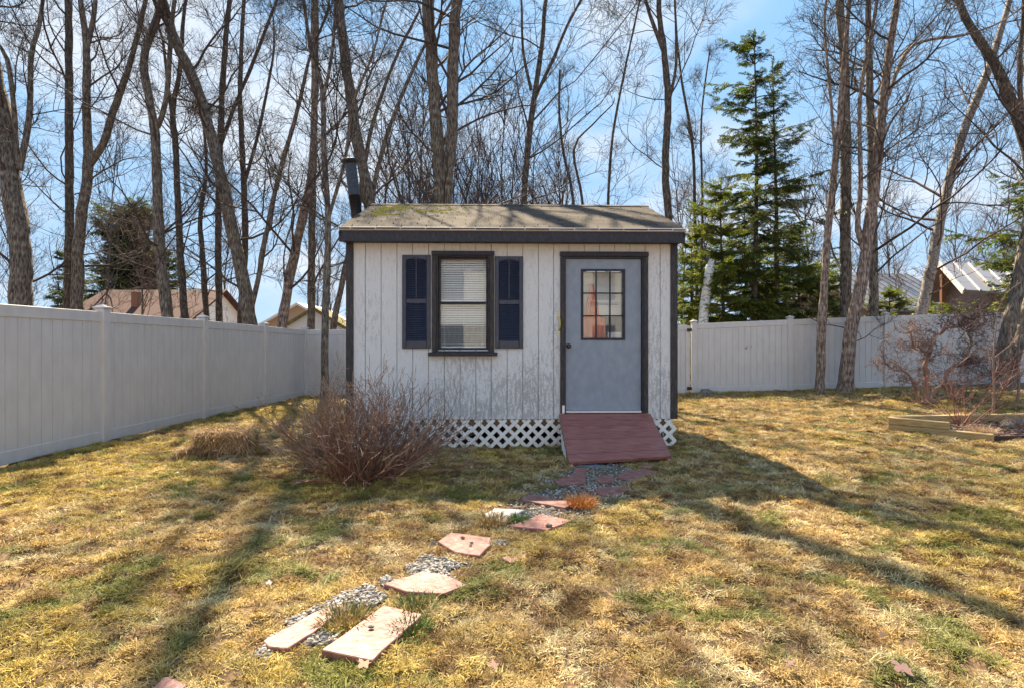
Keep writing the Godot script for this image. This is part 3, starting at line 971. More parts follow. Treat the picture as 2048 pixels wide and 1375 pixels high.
func shed() -> void:
	rng.seed = 77
	var o := thing("garden_shed", "small off-white plank shed with navy shutters, blue-grey door and shingle roof", "shed", Vector3(0.013, 0, -7.0), deg_to_rad(1.4))
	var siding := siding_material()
	var base := sy(838)
	var topy := 2.69
	var xl := sx(695); var xr := sx(1357)
	var D := 3.12
	# openings: x0,x1,y0,y1
	var win := [sx(872), sx(981), sy(700), sy(511)]
	var dor := [sx(1129), sx(1288), base - 0.01, sy(514)]
	var wall := Node3D.new(); wall.name = "front_wall"; o.add_child(wall)
	# sheathing behind the boards
	var sh := MB.new()
	var cols := [xl, win[0], win[1], dor[0], dor[1], xr]
	for k in 5:
		var x0: float = cols[k]; var x1: float = cols[k + 1]
		var segs := [[base, topy]]
		if k == 1: segs = [[base, win[2]], [win[3], topy]]
		if k == 3: segs = [[dor[3], topy]]
		for s in segs:
			sh.box(Vector3((x0 + x1) * 0.5, (s[0] + s[1]) * 0.5, -0.05), Vector3(x1 - x0, s[1] - s[0], 0.08))
	put("sheathing", sh.mesh(), M.sheath, wall)
	# grooved boards
	var edges := [xl + 0.01]
	var gx := 732.5
	while gx < 1340:
		edges.append(sx(gx))
		gx += 31.3 if gx < 1070 else 30.7
	edges.append(xr - 0.01)
	for k in edges.size() - 1:
		var b := MB.new()
		b.us = Vector2(1.0 / (672.0 * K), -1.0 / (372.0 * K))
		b.uo = Vector2(-sx(690) * b.us.x, -sy(470) * b.us.y)
		var e0: float = edges[k] + 0.0035; var e1: float = edges[k + 1] - 0.0035
		var b_top := MB.new(); b_top.us = b.us; b_top.uo = b.uo
		var cut := [e0]
		for q in [win[0], win[1], dor[0], dor[1]]:
			if q > e0 + 0.002 and q < e1 - 0.002: cut.append(q)
		cut.append(e1); cut.sort()
		for i in cut.size() - 1:
			var x0: float = cut[i]; var x1: float = cut[i + 1]
			var m := (x0 + x1) * 0.5
			var segs := [[base, topy]]
			if m > win[0] and m < win[1]: segs = [[base, win[2]], [win[3], topy]]
			if m > dor[0] and m < dor[1]: segs = [[dor[3], topy]]
			for s in segs:
				(b if s[0] == base else b_top).box(Vector3(m, (s[0] + s[1]) * 0.5, 0.0), Vector3(x1 - x0, s[1] - s[0], 0.014), 0.003)
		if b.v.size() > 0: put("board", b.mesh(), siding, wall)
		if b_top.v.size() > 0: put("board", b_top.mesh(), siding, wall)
	# other walls, floor
	var side_m := tri_mat(noise_tex(60, 0.03, 4, [[0.0, lin(0.34, 0.33, 0.32)], [1.0, lin(0.52, 0.5, 0.49)]]), Vector3(3, 0.4, 3), 0.8)
	for e in [xl + 0.035, xr - 0.035]:
		var g := MB.new()
		var y1 := 2.62
		g.box(Vector3(e, (base + y1) * 0.5, -D * 0.5), Vector3(0.07, y1 - base, D - 0.18), 0.0)
		for q in [-0.035, 0.035]:
			g.tri(Vector3(e + q, y1, -0.09), Vector3(e + q, y1, -D + 0.09), Vector3(e + q, 3.42, -D * 0.5), Vector3(signf(q), 0, 0))
		put("side_wall", g.mesh(), side_m, o)
	bar("back_wall", Vector3(xl, base, -D), Vector3(xr, 2.7, -D + 0.09), side_m, o, 0.0)
	bar("floor", Vector3(xl + 0.07, base - 0.1, -D + 0.09), Vector3(xr - 0.07, base + 0.02, -0.1), M.bare_wood, o, 0.0)
	# skids and piers under the floor
	for x in [xl + 0.3, 0.0, xr - 0.3]:
		bar("skid", Vector3(x - 0.07, -0.05, -D + 0.1), Vector3(x + 0.07, base - 0.1, -0.35), M.bare_wood, o, 0.0)
	# corner boards
	for c in [[695, 709.5], [1343, 1357]]:
		bar("corner_board", Vector3(sx(c[0]), base - 0.0, -0.05), Vector3(sx(c[1]), topy, 0.03), M.trim_worn, o, 0.005)
	# roof
	var roof := Node3D.new(); roof.name = "roof"; o.add_child(roof)
	var W := 2.205
	var eave := Vector2(0.22, 2.80); var ridge := Vector2(-1.56, 3.545)
	for e in [1.0, -1.0]:
		var rb := MB.new()
		var ez := eave.x if e > 0 else -3.12 - 0.22
		var p0 := Vector3(-W, ridge.y, ridge.x); var p1 := Vector3(W, ridge.y, ridge.x)
		var p2 := Vector3(W, eave.y, ez); var p3 := Vector3(-W, eave.y, ez)
		var nn := Vector3(0, 1.78, 0.745 * e).normalized()
		var t := nn * 0.03
		rb.quad(p0, p1, p2, p3, nn)
		rb.quad(p0 - t, p1 - t, p2 - t, p3 - t, -nn)
		rb.quad(p3, p2, p2 - t, p3 - t, Vector3(0, 0, e))
		rb.quad(p0, p3, p3 - t, p0 - t, Vector3(-1, 0, 0))
		rb.quad(p1, p2, p2 - t, p1 - t, Vector3(1, 0, 0))
		put("deck", rb.mesh(), M.shingle[1] if e < 0 else M.sheath, roof)
		for s in [-1.0, 1.0]:
			var g0 := Vector3(s * (W - 0.012), ridge.y - 0.1, ridge.x); var g1 := Vector3(s * (W - 0.012), eave.y - 0.1, ez)
			beam("rake_board", g0, g1, 0.022, 0.13, M.trim, roof, 0.003)
	# shingles on the slope that shows: 14 courses of tabs
	var down := Vector3(0, eave.y - ridge.y, eave.x - ridge.x)
	var slope := down.length()
	down = down.normalized()
	var nrm := Vector3(0, 1.78, 0.745).normalized()
	var courses := 14
	var ex := slope / courses
	var tabs := 14
	var tw := 2.0 * W / tabs
	var tilt := Basis(Vector3.RIGHT, nrm, Vector3.RIGHT.cross(nrm))
	for r in courses:
		var off := (0.5 if r % 2 == 1 else 0.0) + rr(-0.05, 0.05)
		for t in tabs + 1:
			var x0 := clampf(-W + (t - off) * tw, -W, W); var x1 := clampf(-W + (t + 1 - off) * tw, -W, W)
			if x1 - x0 < 0.03: continue
			var L := ex * 1.35
			var cen := Vector3((x0 + x1) * 0.5, ridge.y, ridge.x) + down * (ex * (r + 1) - L * 0.5 + (0.02 if r == courses - 1 else 0.0) + rr(-0.004, 0.004)) + nrm * (0.015 + rr(0, 0.004))
			var bs := tilt.rotated(Vector3.RIGHT, 0.07 + rr(-0.01, 0.01)).rotated(nrm, rr(-0.006, 0.006))
			put("shingle", bbox(Vector3(snappedf(x1 - x0 - 0.012, 0.002), 0.015, L), 0.002), M.shingle[rng.randi() % 4], roof, cen, bs)
	for k in 15:
		var x := -W + (k + 0.5) * 2.0 * W / 15.0
		var cb := MB.new()
		for e in [-1.0, 1.0]:
			var n2 := Vector3(0, 1.78, 0.745 * e).normalized()
			var dn := Vector3(0, -0.745, 1.78 * e).normalized() * 0.13
			cb.quad(Vector3(-0.148, 0, 0), Vector3(0.148, 0, 0), Vector3(0.148, 0, 0) + dn, Vector3(-0.148, 0, 0) + dn, n2)
			cb.quad(Vector3(-0.148, 0, 0) + dn, Vector3(0.148, 0, 0) + dn, Vector3(0.148, -0.012, 0) + dn, Vector3(-0.148, -0.012, 0) + dn, dn.normalized())
		put("ridge_cap", cb.mesh(), M.shingle[(k * 7) % 4], roof, Vector3(x, ridge.y + 0.042, ridge.x))
	# moss on the roof
	var mm := MB.new()
	for k in 5200:
		var u := rr(0, 1)
		var x := lerpf(-2.0, -0.6, pow(u, 1.3)); var s := rr(0.05, 1.1)
		if n_patch.get_noise_2d(x * 2.0, s * 3.0) + 0.5 * n_mid.get_noise_2d(x * 2.0, s * 2.0) < -0.16 + 0.45 * u + 0.14 * s: continue
		var c := Vector3(x, ridge.y, ridge.x) + down * s + nrm * rr(0.02, 0.032)
		var q := rr(0.008, 0.024)
		mm.col = [Color(0.4, 0.3, 0.03), Color(0.3, 0.24, 0.03), Color(0.16, 0.14, 0.03), Color(0.46, 0.32, 0.05)][rng.randi() % 4]
		for w in 5:
			var a1 := TAU * w / 5.0; var a2 := TAU * (w + 1) / 5.0
			var e1 := (Vector3.RIGHT * cos(a1) + down * sin(a1)) * q; var e2 := (Vector3.RIGHT * cos(a2) + down * sin(a2)) * q
			mm.tri(c + e1, c + e2, c + nrm * q * 0.6, (nrm + (e1 + e2) / q * 0.5).normalized())
	var ms := put("moss", mm.mesh(), M.stem, roof)
	ms.set_meta("kind", "stuff")
	# fascia, drip edge, soffit
	bar("fascia", Vector3(-W, 2.64, 0.18), Vector3(W, 2.785, 0.215), M.trim, o, 0.006)
	bar("drip_edge", Vector3(-W - 0.005, 2.787, 0.17), Vector3(W + 0.005, 2.826, 0.236), M.drip, o, 0.004)
	bar("soffit", Vector3(-W + 0.02, 2.66, 0.012), Vector3(W - 0.02, 2.68, 0.178), M.trim, o, 0.0)
	window_part(o)
	door_part(o)
	shutter(o, sx(806), sx(862), sy(697), sy(512))
	shutter(o, sx(990), sx(1046), sy(697), sy(514))
	# brass pull on the wall by the door
	var pull := Node3D.new(); pull.name = "brass_pull"; o.add_child(pull)
	pull.position = Vector3(sx(1118.5), sy(648), 0.01)
	var hb := MB.new()
	var hp := PackedVector3Array(); var hr := PackedFloat32Array()
	for k in 9:
		var t := k / 8.0
		hp.append(Vector3(0.006 * sin(t * PI), lerpf(-0.09, 0.09, t), 0.005 + 0.035 * pow(sin(t * PI), 0.6))); hr.append(0.009 if k > 0 and k < 8 else 0.014)
	hb.tube(hp, hr, 8, true)
	put("grip", hb.mesh(), M.brass, pull)
	for y in [-0.1, 0.1]:
		bar("plate", Vector3(-0.017, y - 0.02, -0.001), Vector3(0.017, y + 0.02, 0.006), M.brass, pull, 0.003)
	lattice(o, base, xl, xr)
	stovepipe(o)
	inside(o)

func window_part(o: Node3D) -> void:
	var w := Node3D.new(); w.name = "window"; o.add_child(w)
	# casing
	bar("casing", Vector3(sx(865), sy(704), 0.009), Vector3(sx(873.5), sy(512.5), 0.045), M.trim_worn, w)
	bar("casing", Vector3(sx(979.5), sy(704), 0.009), Vector3(sx(988), sy(512.5), 0.045), M.trim_worn, w)
	bar("casing", Vector3(sx(864), sy(512.3), 0.009), Vector3(sx(989), sy(504), 0.05), M.trim, w)
	bar("sill", Vector3(sx(858), sy(711.5), 0.009), Vector3(sx(995), sy(704.2), 0.085), M.trim, w, 0.006)
	# jambs
	bar("jamb", Vector3(sx(873.6), sy(704), -0.085), Vector3(sx(876.5), sy(512.5), 0.03), M.trim_worn, w, 0.002)
	bar("jamb", Vector3(sx(976.5), sy(704), -0.085), Vector3(sx(979.4), sy(512.5), 0.03), M.trim_worn, w, 0.002)
	bar("head", Vector3(sx(876.6), sy(515), -0.085), Vector3(sx(976.4), sy(512.5), 0.03), M.trim, w, 0.002)
	bar("stool", Vector3(sx(876.6), sy(704), -0.085), Vector3(sx(976.4), sy(701.5), 0.03), M.trim, w, 0.002)
	# sashes
	for s in [[515.2, 606.5, 4.0, 3.0, -0.03, 0.0], [606.7, 701.2, 2.6, 6.0, -0.004, 0.0]]:
		var z: float = s[4]
		var sash := Node3D.new(); sash.name = numbered("sash", w); w.add_child(sash)
		bar("stile", Vector3(sx(876.8), sy(s[1]), z - 0.03), Vector3(sx(881.0), sy(s[0]), z), M.trim, sash, 0.003)
		bar("stile", Vector3(sx(972.0), sy(s[1]), z - 0.03), Vector3(sx(976.2), sy(s[0]), z), M.trim, sash, 0.003)
		bar("rail", Vector3(sx(881.2), sy(s[0] + s[2]), z - 0.03), Vector3(sx(971.8), sy(s[0]), z), M.trim, sash, 0.003)
		bar("rail", Vector3(sx(881.2), sy(s[1]), z - 0.03), Vector3(sx(971.8), sy(s[1] - s[3]), z), M.trim, sash, 0.003)
		bar("pane", Vector3(sx(881.0), sy(s[1] - s[3]), z - 0.017), Vector3(sx(972.0), sy(s[0] + s[2]), z - 0.014), M.glass, sash, 0.0)
	# venetian blind behind the glass: closed above, tilted open lower down
	var y := sy(519.0)
	var k := 0
	while y > sy(694):
		var openness: float = 0.0 if y > sy(640) else clampf((sy(640) - y) / 0.12, 0.0, 1.0)
		var ang := lerpf(0.95, 0.08, openness) + rng.randf_range(-0.1, 0.1)
		put("slat", bbox(Vector3((972.0 - 881.5) * K, 0.002, 0.025), 0.0), M.blind, w, Vector3(sx(926.7), y, -0.085 + rng.randf_range(-0.002, 0.002)), Basis(Vector3.RIGHT, ang) * Basis(Vector3.FORWARD, rng.randf_range(-0.003, 0.003)))
		y -= 0.03
		k += 1
	bar("bottom_rail", Vector3(sx(881.5), sy(697), -0.1), Vector3(sx(972), sy(693), -0.075), M.blind, w, 0.002)
	for x in [888.0, 927.0, 964.0]:
		var cd := MB.new()
		cd.tube(PackedVector3Array([Vector3(sx(x), sy(518), -0.072), Vector3(sx(x), sy(694), -0.072)]), PackedFloat32Array([0.0022, 0.0022]), 4)
		put("ladder_cord", cd.mesh(), M.blind, w)

func shutter(o: Node3D, x0: float, x1: float, y0: float, y1: float) -> void:
	var s := Node3D.new(); s.name = numbered("shutter", o); o.add_child(s)
	var cx := (x0 + x1) * 0.5
	s.position = Vector3(cx, (y0 + y1) * 0.5, 0.008)
	var hx := (x1 - x0) * 0.5; var hy := (y1 - y0) * 0.5
	var st := 0.052
	bar("stile", Vector3(-hx, -hy, 0), Vector3(-hx + st, hy, 0.032), M.shutter, s, 0.005)
	bar("stile", Vector3(hx - st, -hy, 0), Vector3(hx, hy, 0.032), M.shutter, s, 0.005)
	var mid := hy - (648.0 - 512.0 - 49.0 + 10.0) * K * 0.0 - 0.60
	bar("rail", Vector3(-hx + st, -hy, 0), Vector3(hx - st, -hy + 0.1, 0.03), M.shutter, s, 0.005)
	bar("rail", Vector3(-hx + st, mid - 0.03, 0), Vector3(hx - st, mid + 0.03, 0.03), M.shutter, s, 0.005)
	# arched top rail
	var b := MB.new()
	var n := 10
	for k in n:
		var t0 := float(k) / n; var t1 := float(k + 1) / n
		var ax := lerpf(-hx + st, hx - st, t0); var bx := lerpf(-hx + st, hx - st, t1)
		var ay := hy - 0.065 + 0.032 * pow(sin(t0 * PI), 1.5); var by := hy - 0.065 + 0.032 * pow(sin(t1 * PI), 1.5)
		b.quad(Vector3(ax, hy, 0.03), Vector3(bx, hy, 0.03), Vector3(bx, by, 0.03), Vector3(ax, ay, 0.03), Vector3(0, 0, 1))
		b.quad(Vector3(ax, ay, 0.03), Vector3(bx, by, 0.03), Vector3(bx, by, 0), Vector3(ax, ay, 0), Vector3.DOWN)
		b.quad(Vector3(ax, hy, 0.03), Vector3(bx, hy, 0.03), Vector3(bx, hy, 0), Vector3(ax, hy, 0), Vector3.UP)
	put("arched_rail", b.mesh(), M.shutter, s)
	bar("backing", Vector3(-hx + st * 0.5, -hy + 0.02, 0.001), Vector3(hx - st * 0.5, hy - 0.02, 0.006), M.shutter, s, 0.0)
	for rg in [[-hy + 0.1, mid - 0.03], [mid + 0.03, hy - 0.05]]:
		var y: float = rg[0] + 0.012
		while y < rg[1]:
			put("louver", bbox(Vector3(2.0 * (hx - st), 0.005, 0.03), 0.001), M.shutter, s, Vector3(0, y, 0.016), Basis(Vector3.RIGHT, 0.85))
			y += 0.0235
	# tilt bar
	bar("tilt_bar", Vector3(-0.006, mid + 0.04, 0.028), Vector3(0.006, hy - 0.06, 0.034), M.shutter, s, 0.001)

func door_part(o: Node3D) -> void:
	var d := Node3D.new(); d.name = "door"; o.add_child(d)
	var yb := sy(826)
	bar("casing", Vector3(sx(1120.5), yb, 0.009), Vector3(sx(1129.2), sy(513.8), 0.04), M.trim_worn, d)
	bar("casing", Vector3(sx(1288.2), yb, 0.009), Vector3(sx(1297), sy(513.8), 0.04), M.trim_worn, d)
	bar("casing", Vector3(sx(1119.5), sy(513.5), 0.009), Vector3(sx(1298), sy(504), 0.044), M.trim, d)
	bar("jamb", Vector3(sx(1129.3), yb, -0.09), Vector3(sx(1131.5), sy(514), 0.03), M.trim_worn, d, 0.002)
	bar("jamb", Vector3(sx(1284.8), yb, -0.09), Vector3(sx(1288.1), sy(514), 0.03), M.trim, d, 0.002)
	bar("jamb", Vector3(sx(1131.6), sy(517), -0.09), Vector3(sx(1284.7), sy(514), 0.03), M.trim, d, 0.002)
	bar("threshold", Vector3(sx(1131.6), yb + 0.002, -0.09), Vector3(sx(1284.7), sy(821.5), 0.02), M.drip, d)
	# slab with an opening for the glazing
	var x0 := sx(1132.2); var x1 := sx(1284.2); var y0 := sy(820.8); var y1 := sy(517.6)
	var gx0 := sx(1165.5); var gx1 := sx(1249.5); var gy0 := sy(677.5); var gy1 := sy(540.5)
	var z0 := -0.06; var z1 := -0.015
	var slab := MB.new()
	var zc := (z0 + z1) * 0.5; var t := z1 - z0
	slab.box(Vector3((x0 + x1) * 0.5, (y0 + gy0) * 0.5, zc), Vector3(x1 - x0, gy0 - y0, t))
	slab.box(Vector3((x0 + x1) * 0.5, (gy1 + y1) * 0.5, zc), Vector3(x1 - x0, y1 - gy1, t))
	slab.box(Vector3((x0 + gx0) * 0.5, (gy0 + gy1) * 0.5, zc), Vector3(gx0 - x0, gy1 - gy0, t))
	slab.box(Vector3((gx1 + x1) * 0.5, (gy0 + gy1) * 0.5, zc), Vector3(x1 - gx1, gy1 - gy0, t))
	put("slab", slab.mesh(), M.door, d)
	# glazing frame and muntins
	var zf := z1 + 0.012
	bar("frame", Vector3(gx0 - 0.018, gy0 - 0.018, z1), Vector3(gx0 + 0.014, gy1 + 0.018, zf), M.trim, d, 0.003)
	bar("frame", Vector3(gx1 - 0.014, gy0 - 0.018, z1), Vector3(gx1 + 0.018, gy1 + 0.018, zf), M.trim, d, 0.003)
	bar("frame", Vector3(gx0 + 0.0142, gy0 - 0.018, z1), Vector3(gx1 - 0.0142, gy0 + 0.012, zf), M.trim, d, 0.003)
	bar("frame", Vector3(gx0 + 0.0142, gy1 - 0.012, z1), Vector3(gx1 - 0.0142, gy1 + 0.018, zf), M.trim, d, 0.003)
	var cw := (gx1 - gx0) / 3.0; var rh := (gy1 - gy0) / 3.0
	for k in [1, 2]:
		bar("muntin", Vector3(gx0 + cw * k - 0.009, gy0 + 0.0122, z1 - 0.01), Vector3(gx0 + cw * k + 0.009, gy1 - 0.0122, zf - 0.002), M.trim, d, 0.003)
		bar("muntin", Vector3(gx0 + 0.0142, gy0 + rh * k - 0.008, z1 - 0.008), Vector3(gx1 - 0.0142, gy0 + rh * k + 0.008, zf - 0.005), M.trim, d, 0.003)
	for i in 3:
		for j in 3:
			bar("pane", Vector3(gx0 + cw * i + 0.001, gy0 + rh * j + 0.001, z1 - 0.02), Vector3(gx0 + cw * (i + 1) - 0.001, gy0 + rh * (j + 1) - 0.001, z1 - 0.016), M.glass, d, 0.0)
	# knob
	var kb := MB.new()
	kb.tube(PackedVector3Array([Vector3(0, 0, 0), Vector3(0, 0, 0.008), Vector3(0, 0, 0.009), Vector3(0, 0, 0.03), Vector3(0, 0, 0.04), Vector3(0, 0, 0.055), Vector3(0, 0, 0.066)]), PackedFloat32Array([0.033, 0.033, 0.013, 0.013, 0.026, 0.029, 0.018]), 16, true)
	put("knob", kb.mesh(), M.black, d, Vector3(sx(1138), sy(692), z1))
	# bare chips of paint at the foot of the casing
	bar("paint_chip", Vector3(sx(1124.0), yb + 0.003, 0.0385), Vector3(sx(1129.0), sy(810), 0.0415), M.white, d, 0.001)

func lattice(o: Node3D, base: float, xl: float, xr: float) -> void:
	var top := base - 0.004
	var bot := 0.0
	var runs := [[xl + 0.02, sx(939.5)], [sx(940.5), sx(1121)], [sx(1300), xr - 0.02]]
	for r in runs:
		lattice_panel(o, r[0], r[1], bot, top, Transform3D(Basis.IDENTITY, Vector3(0, 0, -0.01)))
	bar("added_light_stop", Vector3(xl + 0.02, -0.05, -3.1), Vector3(xr - 0.02, base - 0.003, -3.07), M.bare_wood, o, 0.0)  # unseen board, added to stop back light showing through the lattice gaps
	for e in [xr - 0.03, xl + 0.03]:
		lattice_panel(o, 0.0, 3.0, bot, top, Transform3D(Basis(Vector3.UP, PI / 2), Vector3(e, 0, -0.06)))

func lattice_panel(o: Node3D, x0: float, x1: float, y0: float, y1: float, tf: Transform3D) -> void:
	var p := Node3D.new(); p.name = numbered("lattice_panel", o); p.transform = tf; o.add_child(p)
	var h := y1 - y0
	var step := 0.157
	var w := 0.046
	for dirn in [1.0, -1.0]:
		var x := x0 - h
		while x < x1 + h:
			# strip from (a,y0) to (a+h*dir, y1), clipped to the panel
			var ax: float = x; var bx: float = x + h * dirn
			var ta := 0.0; var tb := 1.0
			for lim in [[x0, 1.0], [x1, -1.0]]:
				var fa: float = (ax - lim[0]) * lim[1]; var fb: float = (bx - lim[0]) * lim[1]
				if fa < 0 and fb < 0:
					ta = 1.0; tb = 0.0
				elif fa < 0:
					ta = maxf(ta, fa / (fa - fb))
				elif fb < 0:
					tb = minf(tb, fa / (fa - fb))
			if tb - ta > 0.06:
				var a := Vector3(lerpf(ax, bx, ta), lerpf(y0, y1, ta), 0.004 * dirn); var b := Vector3(lerpf(ax, bx, tb), lerpf(y0, y1, tb), 0.004 * dirn)
				var L := a.distance_to(b)
				var m := (a + b) * 0.5
				var bs := Basis(Vector3(0, 0, 1), atan2(b.y - a.y, b.x - a.x))
				put("slat", bbox(Vector3(L, w, 0.007), 0.001), M.white, p, m, bs)
			x += step

func stovepipe(o: Node3D) -> void:
	var s := Node3D.new(); s.name = "stovepipe"; o.add_child(s)
	# stands outside the side wall, leaning a little
	var inv := o.transform.affine_inverse()
	var top := inv * tp(701, 330, 8.3)
	var foot := inv * tp(716, 455, 8.3)
	var ax := (top - foot).normalized()
	var b := MB.new()
	var elbow := foot - ax * 0.45
	b.tube(PackedVector3Array([elbow + Vector3(0.45, -0.02, 0), elbow + Vector3(0.16, -0.01, 0), elbow + Vector3(0.05, 0.03, 0), elbow + ax * 0.15, foot, foot.lerp(top, 0.5), foot.lerp(top, 0.501), top]), PackedFloat32Array([0.083, 0.083, 0.085, 0.085, 0.085, 0.085, 0.088, 0.088]), 20, true)
	put("flue", b.mesh(), M.pipe, s)
	var c := MB.new()
	c.tube(PackedVector3Array([top + ax * 0.035, top + ax * 0.05, top + ax * 0.062, top + ax * 0.085, top + ax * 0.115]), PackedFloat32Array([0.11, 0.142, 0.142, 0.09, 0.01]), 20, true)
	put("cap", c.mesh(), M.pipe, s)
	var br := MB.new()
	for k in 3:
		var q := Vector3(0.085, 0, 0).rotated(Vector3.UP, k * TAU / 3)
		br.tube(PackedVector3Array([top - ax * 0.02 + q, top + ax * 0.05 + q]), PackedFloat32Array([0.008, 0.008]), 5)
	put("bracket", br.mesh(), M.pipe, s)

func inside(o: Node3D) -> void:
	var org := o.transform
	# white window blind behind the upper door panes
	var bl := thing("door_blind", "white slatted blind hanging inside behind the upper door panes", "blind", org * Vector3(0, 0, -0.2), o.rotation.y)
	var y := sy(541)
	while y > sy(632):
		put("slat", bbox(Vector3(85.0 * K, 0.0025, 0.026), 0.0), M.blind, bl, Vector3(sx(1207.5), y, 0.0), Basis(Vector3.RIGHT, 1.1 + rng.randf_range(-0.12, 0.12)))
		y -= 0.0235
	# rust coloured cloth hung on the inside, narrow above and wide below
	var b := MB.new()
	var rows := 16; var colsn := 18
	var grid := []
	for j in rows + 1:
		var t := float(j) / rows
		var py := lerpf(566.0, 690.0, t)
		var half := lerpf(5.0, 13.0, smoothstep(0.0, 0.45, t))
		if py > 628: half = lerpf(13.0, 25.0, smoothstep(628.0, 636.0, py))
		var cx := lerpf(1188.0, 1193.0, t)
		for i in colsn + 1:
			var u := float(i) / colsn
			grid.append(Vector3(sx(cx + (u * 2 - 1) * half), sy(py), -0.125 + 0.016 * sin(u * 17.0 + t * 2.0) * (0.3 + t) - 0.03 * pow(absf(u * 2 - 1), 2.0)))
	for j in rows:
		for i in colsn:
			var k := j * (colsn + 1) + i
			b.quadn(grid[k], grid[k + 1], grid[k + colsn + 2], grid[k + colsn + 1])
	var cl := put("rust_cloth", b.mesh(), M.orange, self, Vector3.ZERO)
	cl.transform = org
	tag(cl, "rust orange cloth hanging inside, seen through the door panes", "cloth")
	# pale carton low behind the last pane
	var cb := thing("carton", "pale carton standing inside behind the lowest door pane", "box", org * Vector3(sx(1237), sy(665), -0.3), o.rotation.y)
	bar("body", Vector3(-0.09, -0.6, -0.1), Vector3(0.09, 0.0, 0.1), M.curtain, cb, 0.004)
	bar("flap", Vector3(-0.09, 0.002, -0.1), Vector3(0.09, 0.008, -0.002), M.curtain, cb, 0.001)
	bar("flap", Vector3(-0.09, 0.002, 0.002), Vector3(0.09, 0.008, 0.1), M.curtain, cb, 0.001)

func ramp() -> void:
	rng.seed = 5
	var a := Vector3(sx(1118) + 0.013, sy(827) + 0.0, -6.965); var b := Vector3(sx(1301) + 0.013, sy(827), -7.0)
	var c := gp(1344, 912); var d := gp(1138, 923)
	c.y = 0.06; d.y = 0.05
	var k := (EYE - 0.06) / EYE
	c = Vector3(c.x * k, 0.06, c.z * k); d = Vector3(d.x * k, 0.05, d.z * k)
	var o := thing("ramp", "dull red plank ramp sloping from the shed door to the path", "ramp", Vector3((a.x + c.x) * 0.5, 0, -6.5))
	var org := o.position
	var n := 7
	for i in n:
		var t0 := float(i) / n; var t1 := float(i + 1) / n - 0.004
		var p0 := a.lerp(d, t0) - org; var p1 := b.lerp(c, t0) - org
		var p2 := b.lerp(c, t1) - org; var p3 := a.lerp(d, t1) - org
		p1.x += rr(-0.006, 0.006); p2.x += rr(-0.006, 0.006); p0.x += rr(-0.005, 0.005); p3.x += rr(-0.005, 0.005)
		var nn := (p1 - p0).cross(p0 - p3).normalized()
		if nn.y < 0: nn = -nn
		var lift := nn * rr(-0.002, 0.003)
		p0 += lift; p1 += lift; p2 += lift; p3 += lift
		var th := nn * 0.034
		var mb := MB.new()
		mb.quad(p0, p1, p2, p3, nn)
		mb.quad(p0 - th, p1 - th, p2 - th, p3 - th, -nn)
		mb.quad(p3, p2, p2 - th, p3 - th, (p3 - p0).normalized())
		mb.quad(p0, p1, p1 - th, p0 - th, (p0 - p3).normalized())
		mb.quad(p0, p3, p3 - th, p0 - th, Vector3.LEFT)
		mb.quad(p1, p2, p2 - th, p1 - th, Vector3.RIGHT)
		put("plank", mb.mesh(), M.ramp[rng.randi() % 3], o)
	# lattice cheek under the exposed edge
	for e in [[a, d, 0.03], [b, c, -0.03]]:
		var u: Vector3 = e[0] - org; var v: Vector3 = e[1] - org
		u.x += e[2]; v.x += e[2]
		beam("stringer", u - Vector3(0, 0.085, 0), v - Vector3(0, 0.085, 0), 0.04, 0.09, M.bare_wood, o, 0.0)
		var m := 9
		for i in m:
			var t := float(i) / m
			var x := u.lerp(v, t)
			var hgt2 := x.y - 0.06
			if hgt2 < 0.08: continue
			for s in [-1.0, 1.0]:
				var q0 := Vector3(x.x - e[2] * 0.8, 0.0, x.z); var q1 := Vector3(x.x - e[2] * 0.8, minf(hgt2, 0.3), x.z + s * minf(hgt2, 0.3))
				if (s > 0 and q1.z > v.z) or (s < 0 and q1.z < -6.99 - org.z): continue
				if q1.y > u.lerp(v, clampf((q1.z - u.z) / (v.z - u.z), 0, 1)).y - 0.05: continue
				beam("lattice_slat", q0, q1, 0.008, 0.035, M.white, o, 0.0)

# ------------------------------------------------------------------ path
func stone_mesh(sd: int) -> ArrayMesh:
	var r := RandomNumberGenerator.new(); r.seed = sd
	var mb := MB.new()
	var n := 6
	var ring := []
	for k in n:
		var a := TAU * k / n + r.randf_range(-0.3, 0.3)
		ring.append(Vector3(cos(a) * r.randf_range(0.7, 1.1), r.randf_range(-0.1, 0.15), sin(a) * r.randf_range(0.45, 0.75)))
	var top := Vector3(r.randf_range(-0.2, 0.2), r.randf_range(0.3, 0.5), r.randf_range(-0.1, 0.1))
	var bot := Vector3(0, -0.35, 0)
	for k in n:
		var a: Vector3 = ring[k]; var b: Vector3 = ring[(k + 1) % n]
		var m := (a + b) * 0.5
		mb.tri(a, b, top, (m + Vector3(0, 0.6, 0)).normalized())
		mb.tri(a, b, bot, (m - Vector3(0, 0.6, 0)).normalized())
	return mb.mesh()

func multi(called: String, mesh: Mesh, mat: Material, rows: PackedFloat32Array) -> MultiMeshInstance3D:
	var mm := MultiMesh.new()
	mm.transform_format = MultiMesh.TRANSFORM_3D
	mm.use_colors = true
	mm.mesh = mesh
	mm.instance_count = rows.size() / 16
	mm.buffer = rows
	var o := MultiMeshInstance3D.new()
	o.multimesh = mm
	o.material_override = mat
	o.name = numbered(called, self)
	o.set_meta("kind", "stuff")
	add_child(o, true)
	return o

func row(rows: PackedFloat32Array, b: Basis, p: Vector3, c: Color) -> void:
	rows.append_array([b.x.x, b.y.x, b.z.x, p.x, b.x.y, b.y.y, b.z.y, p.y, b.x.z, b.y.z, b.z.z, p.z, c.r, c.g, c.b, 1.0])

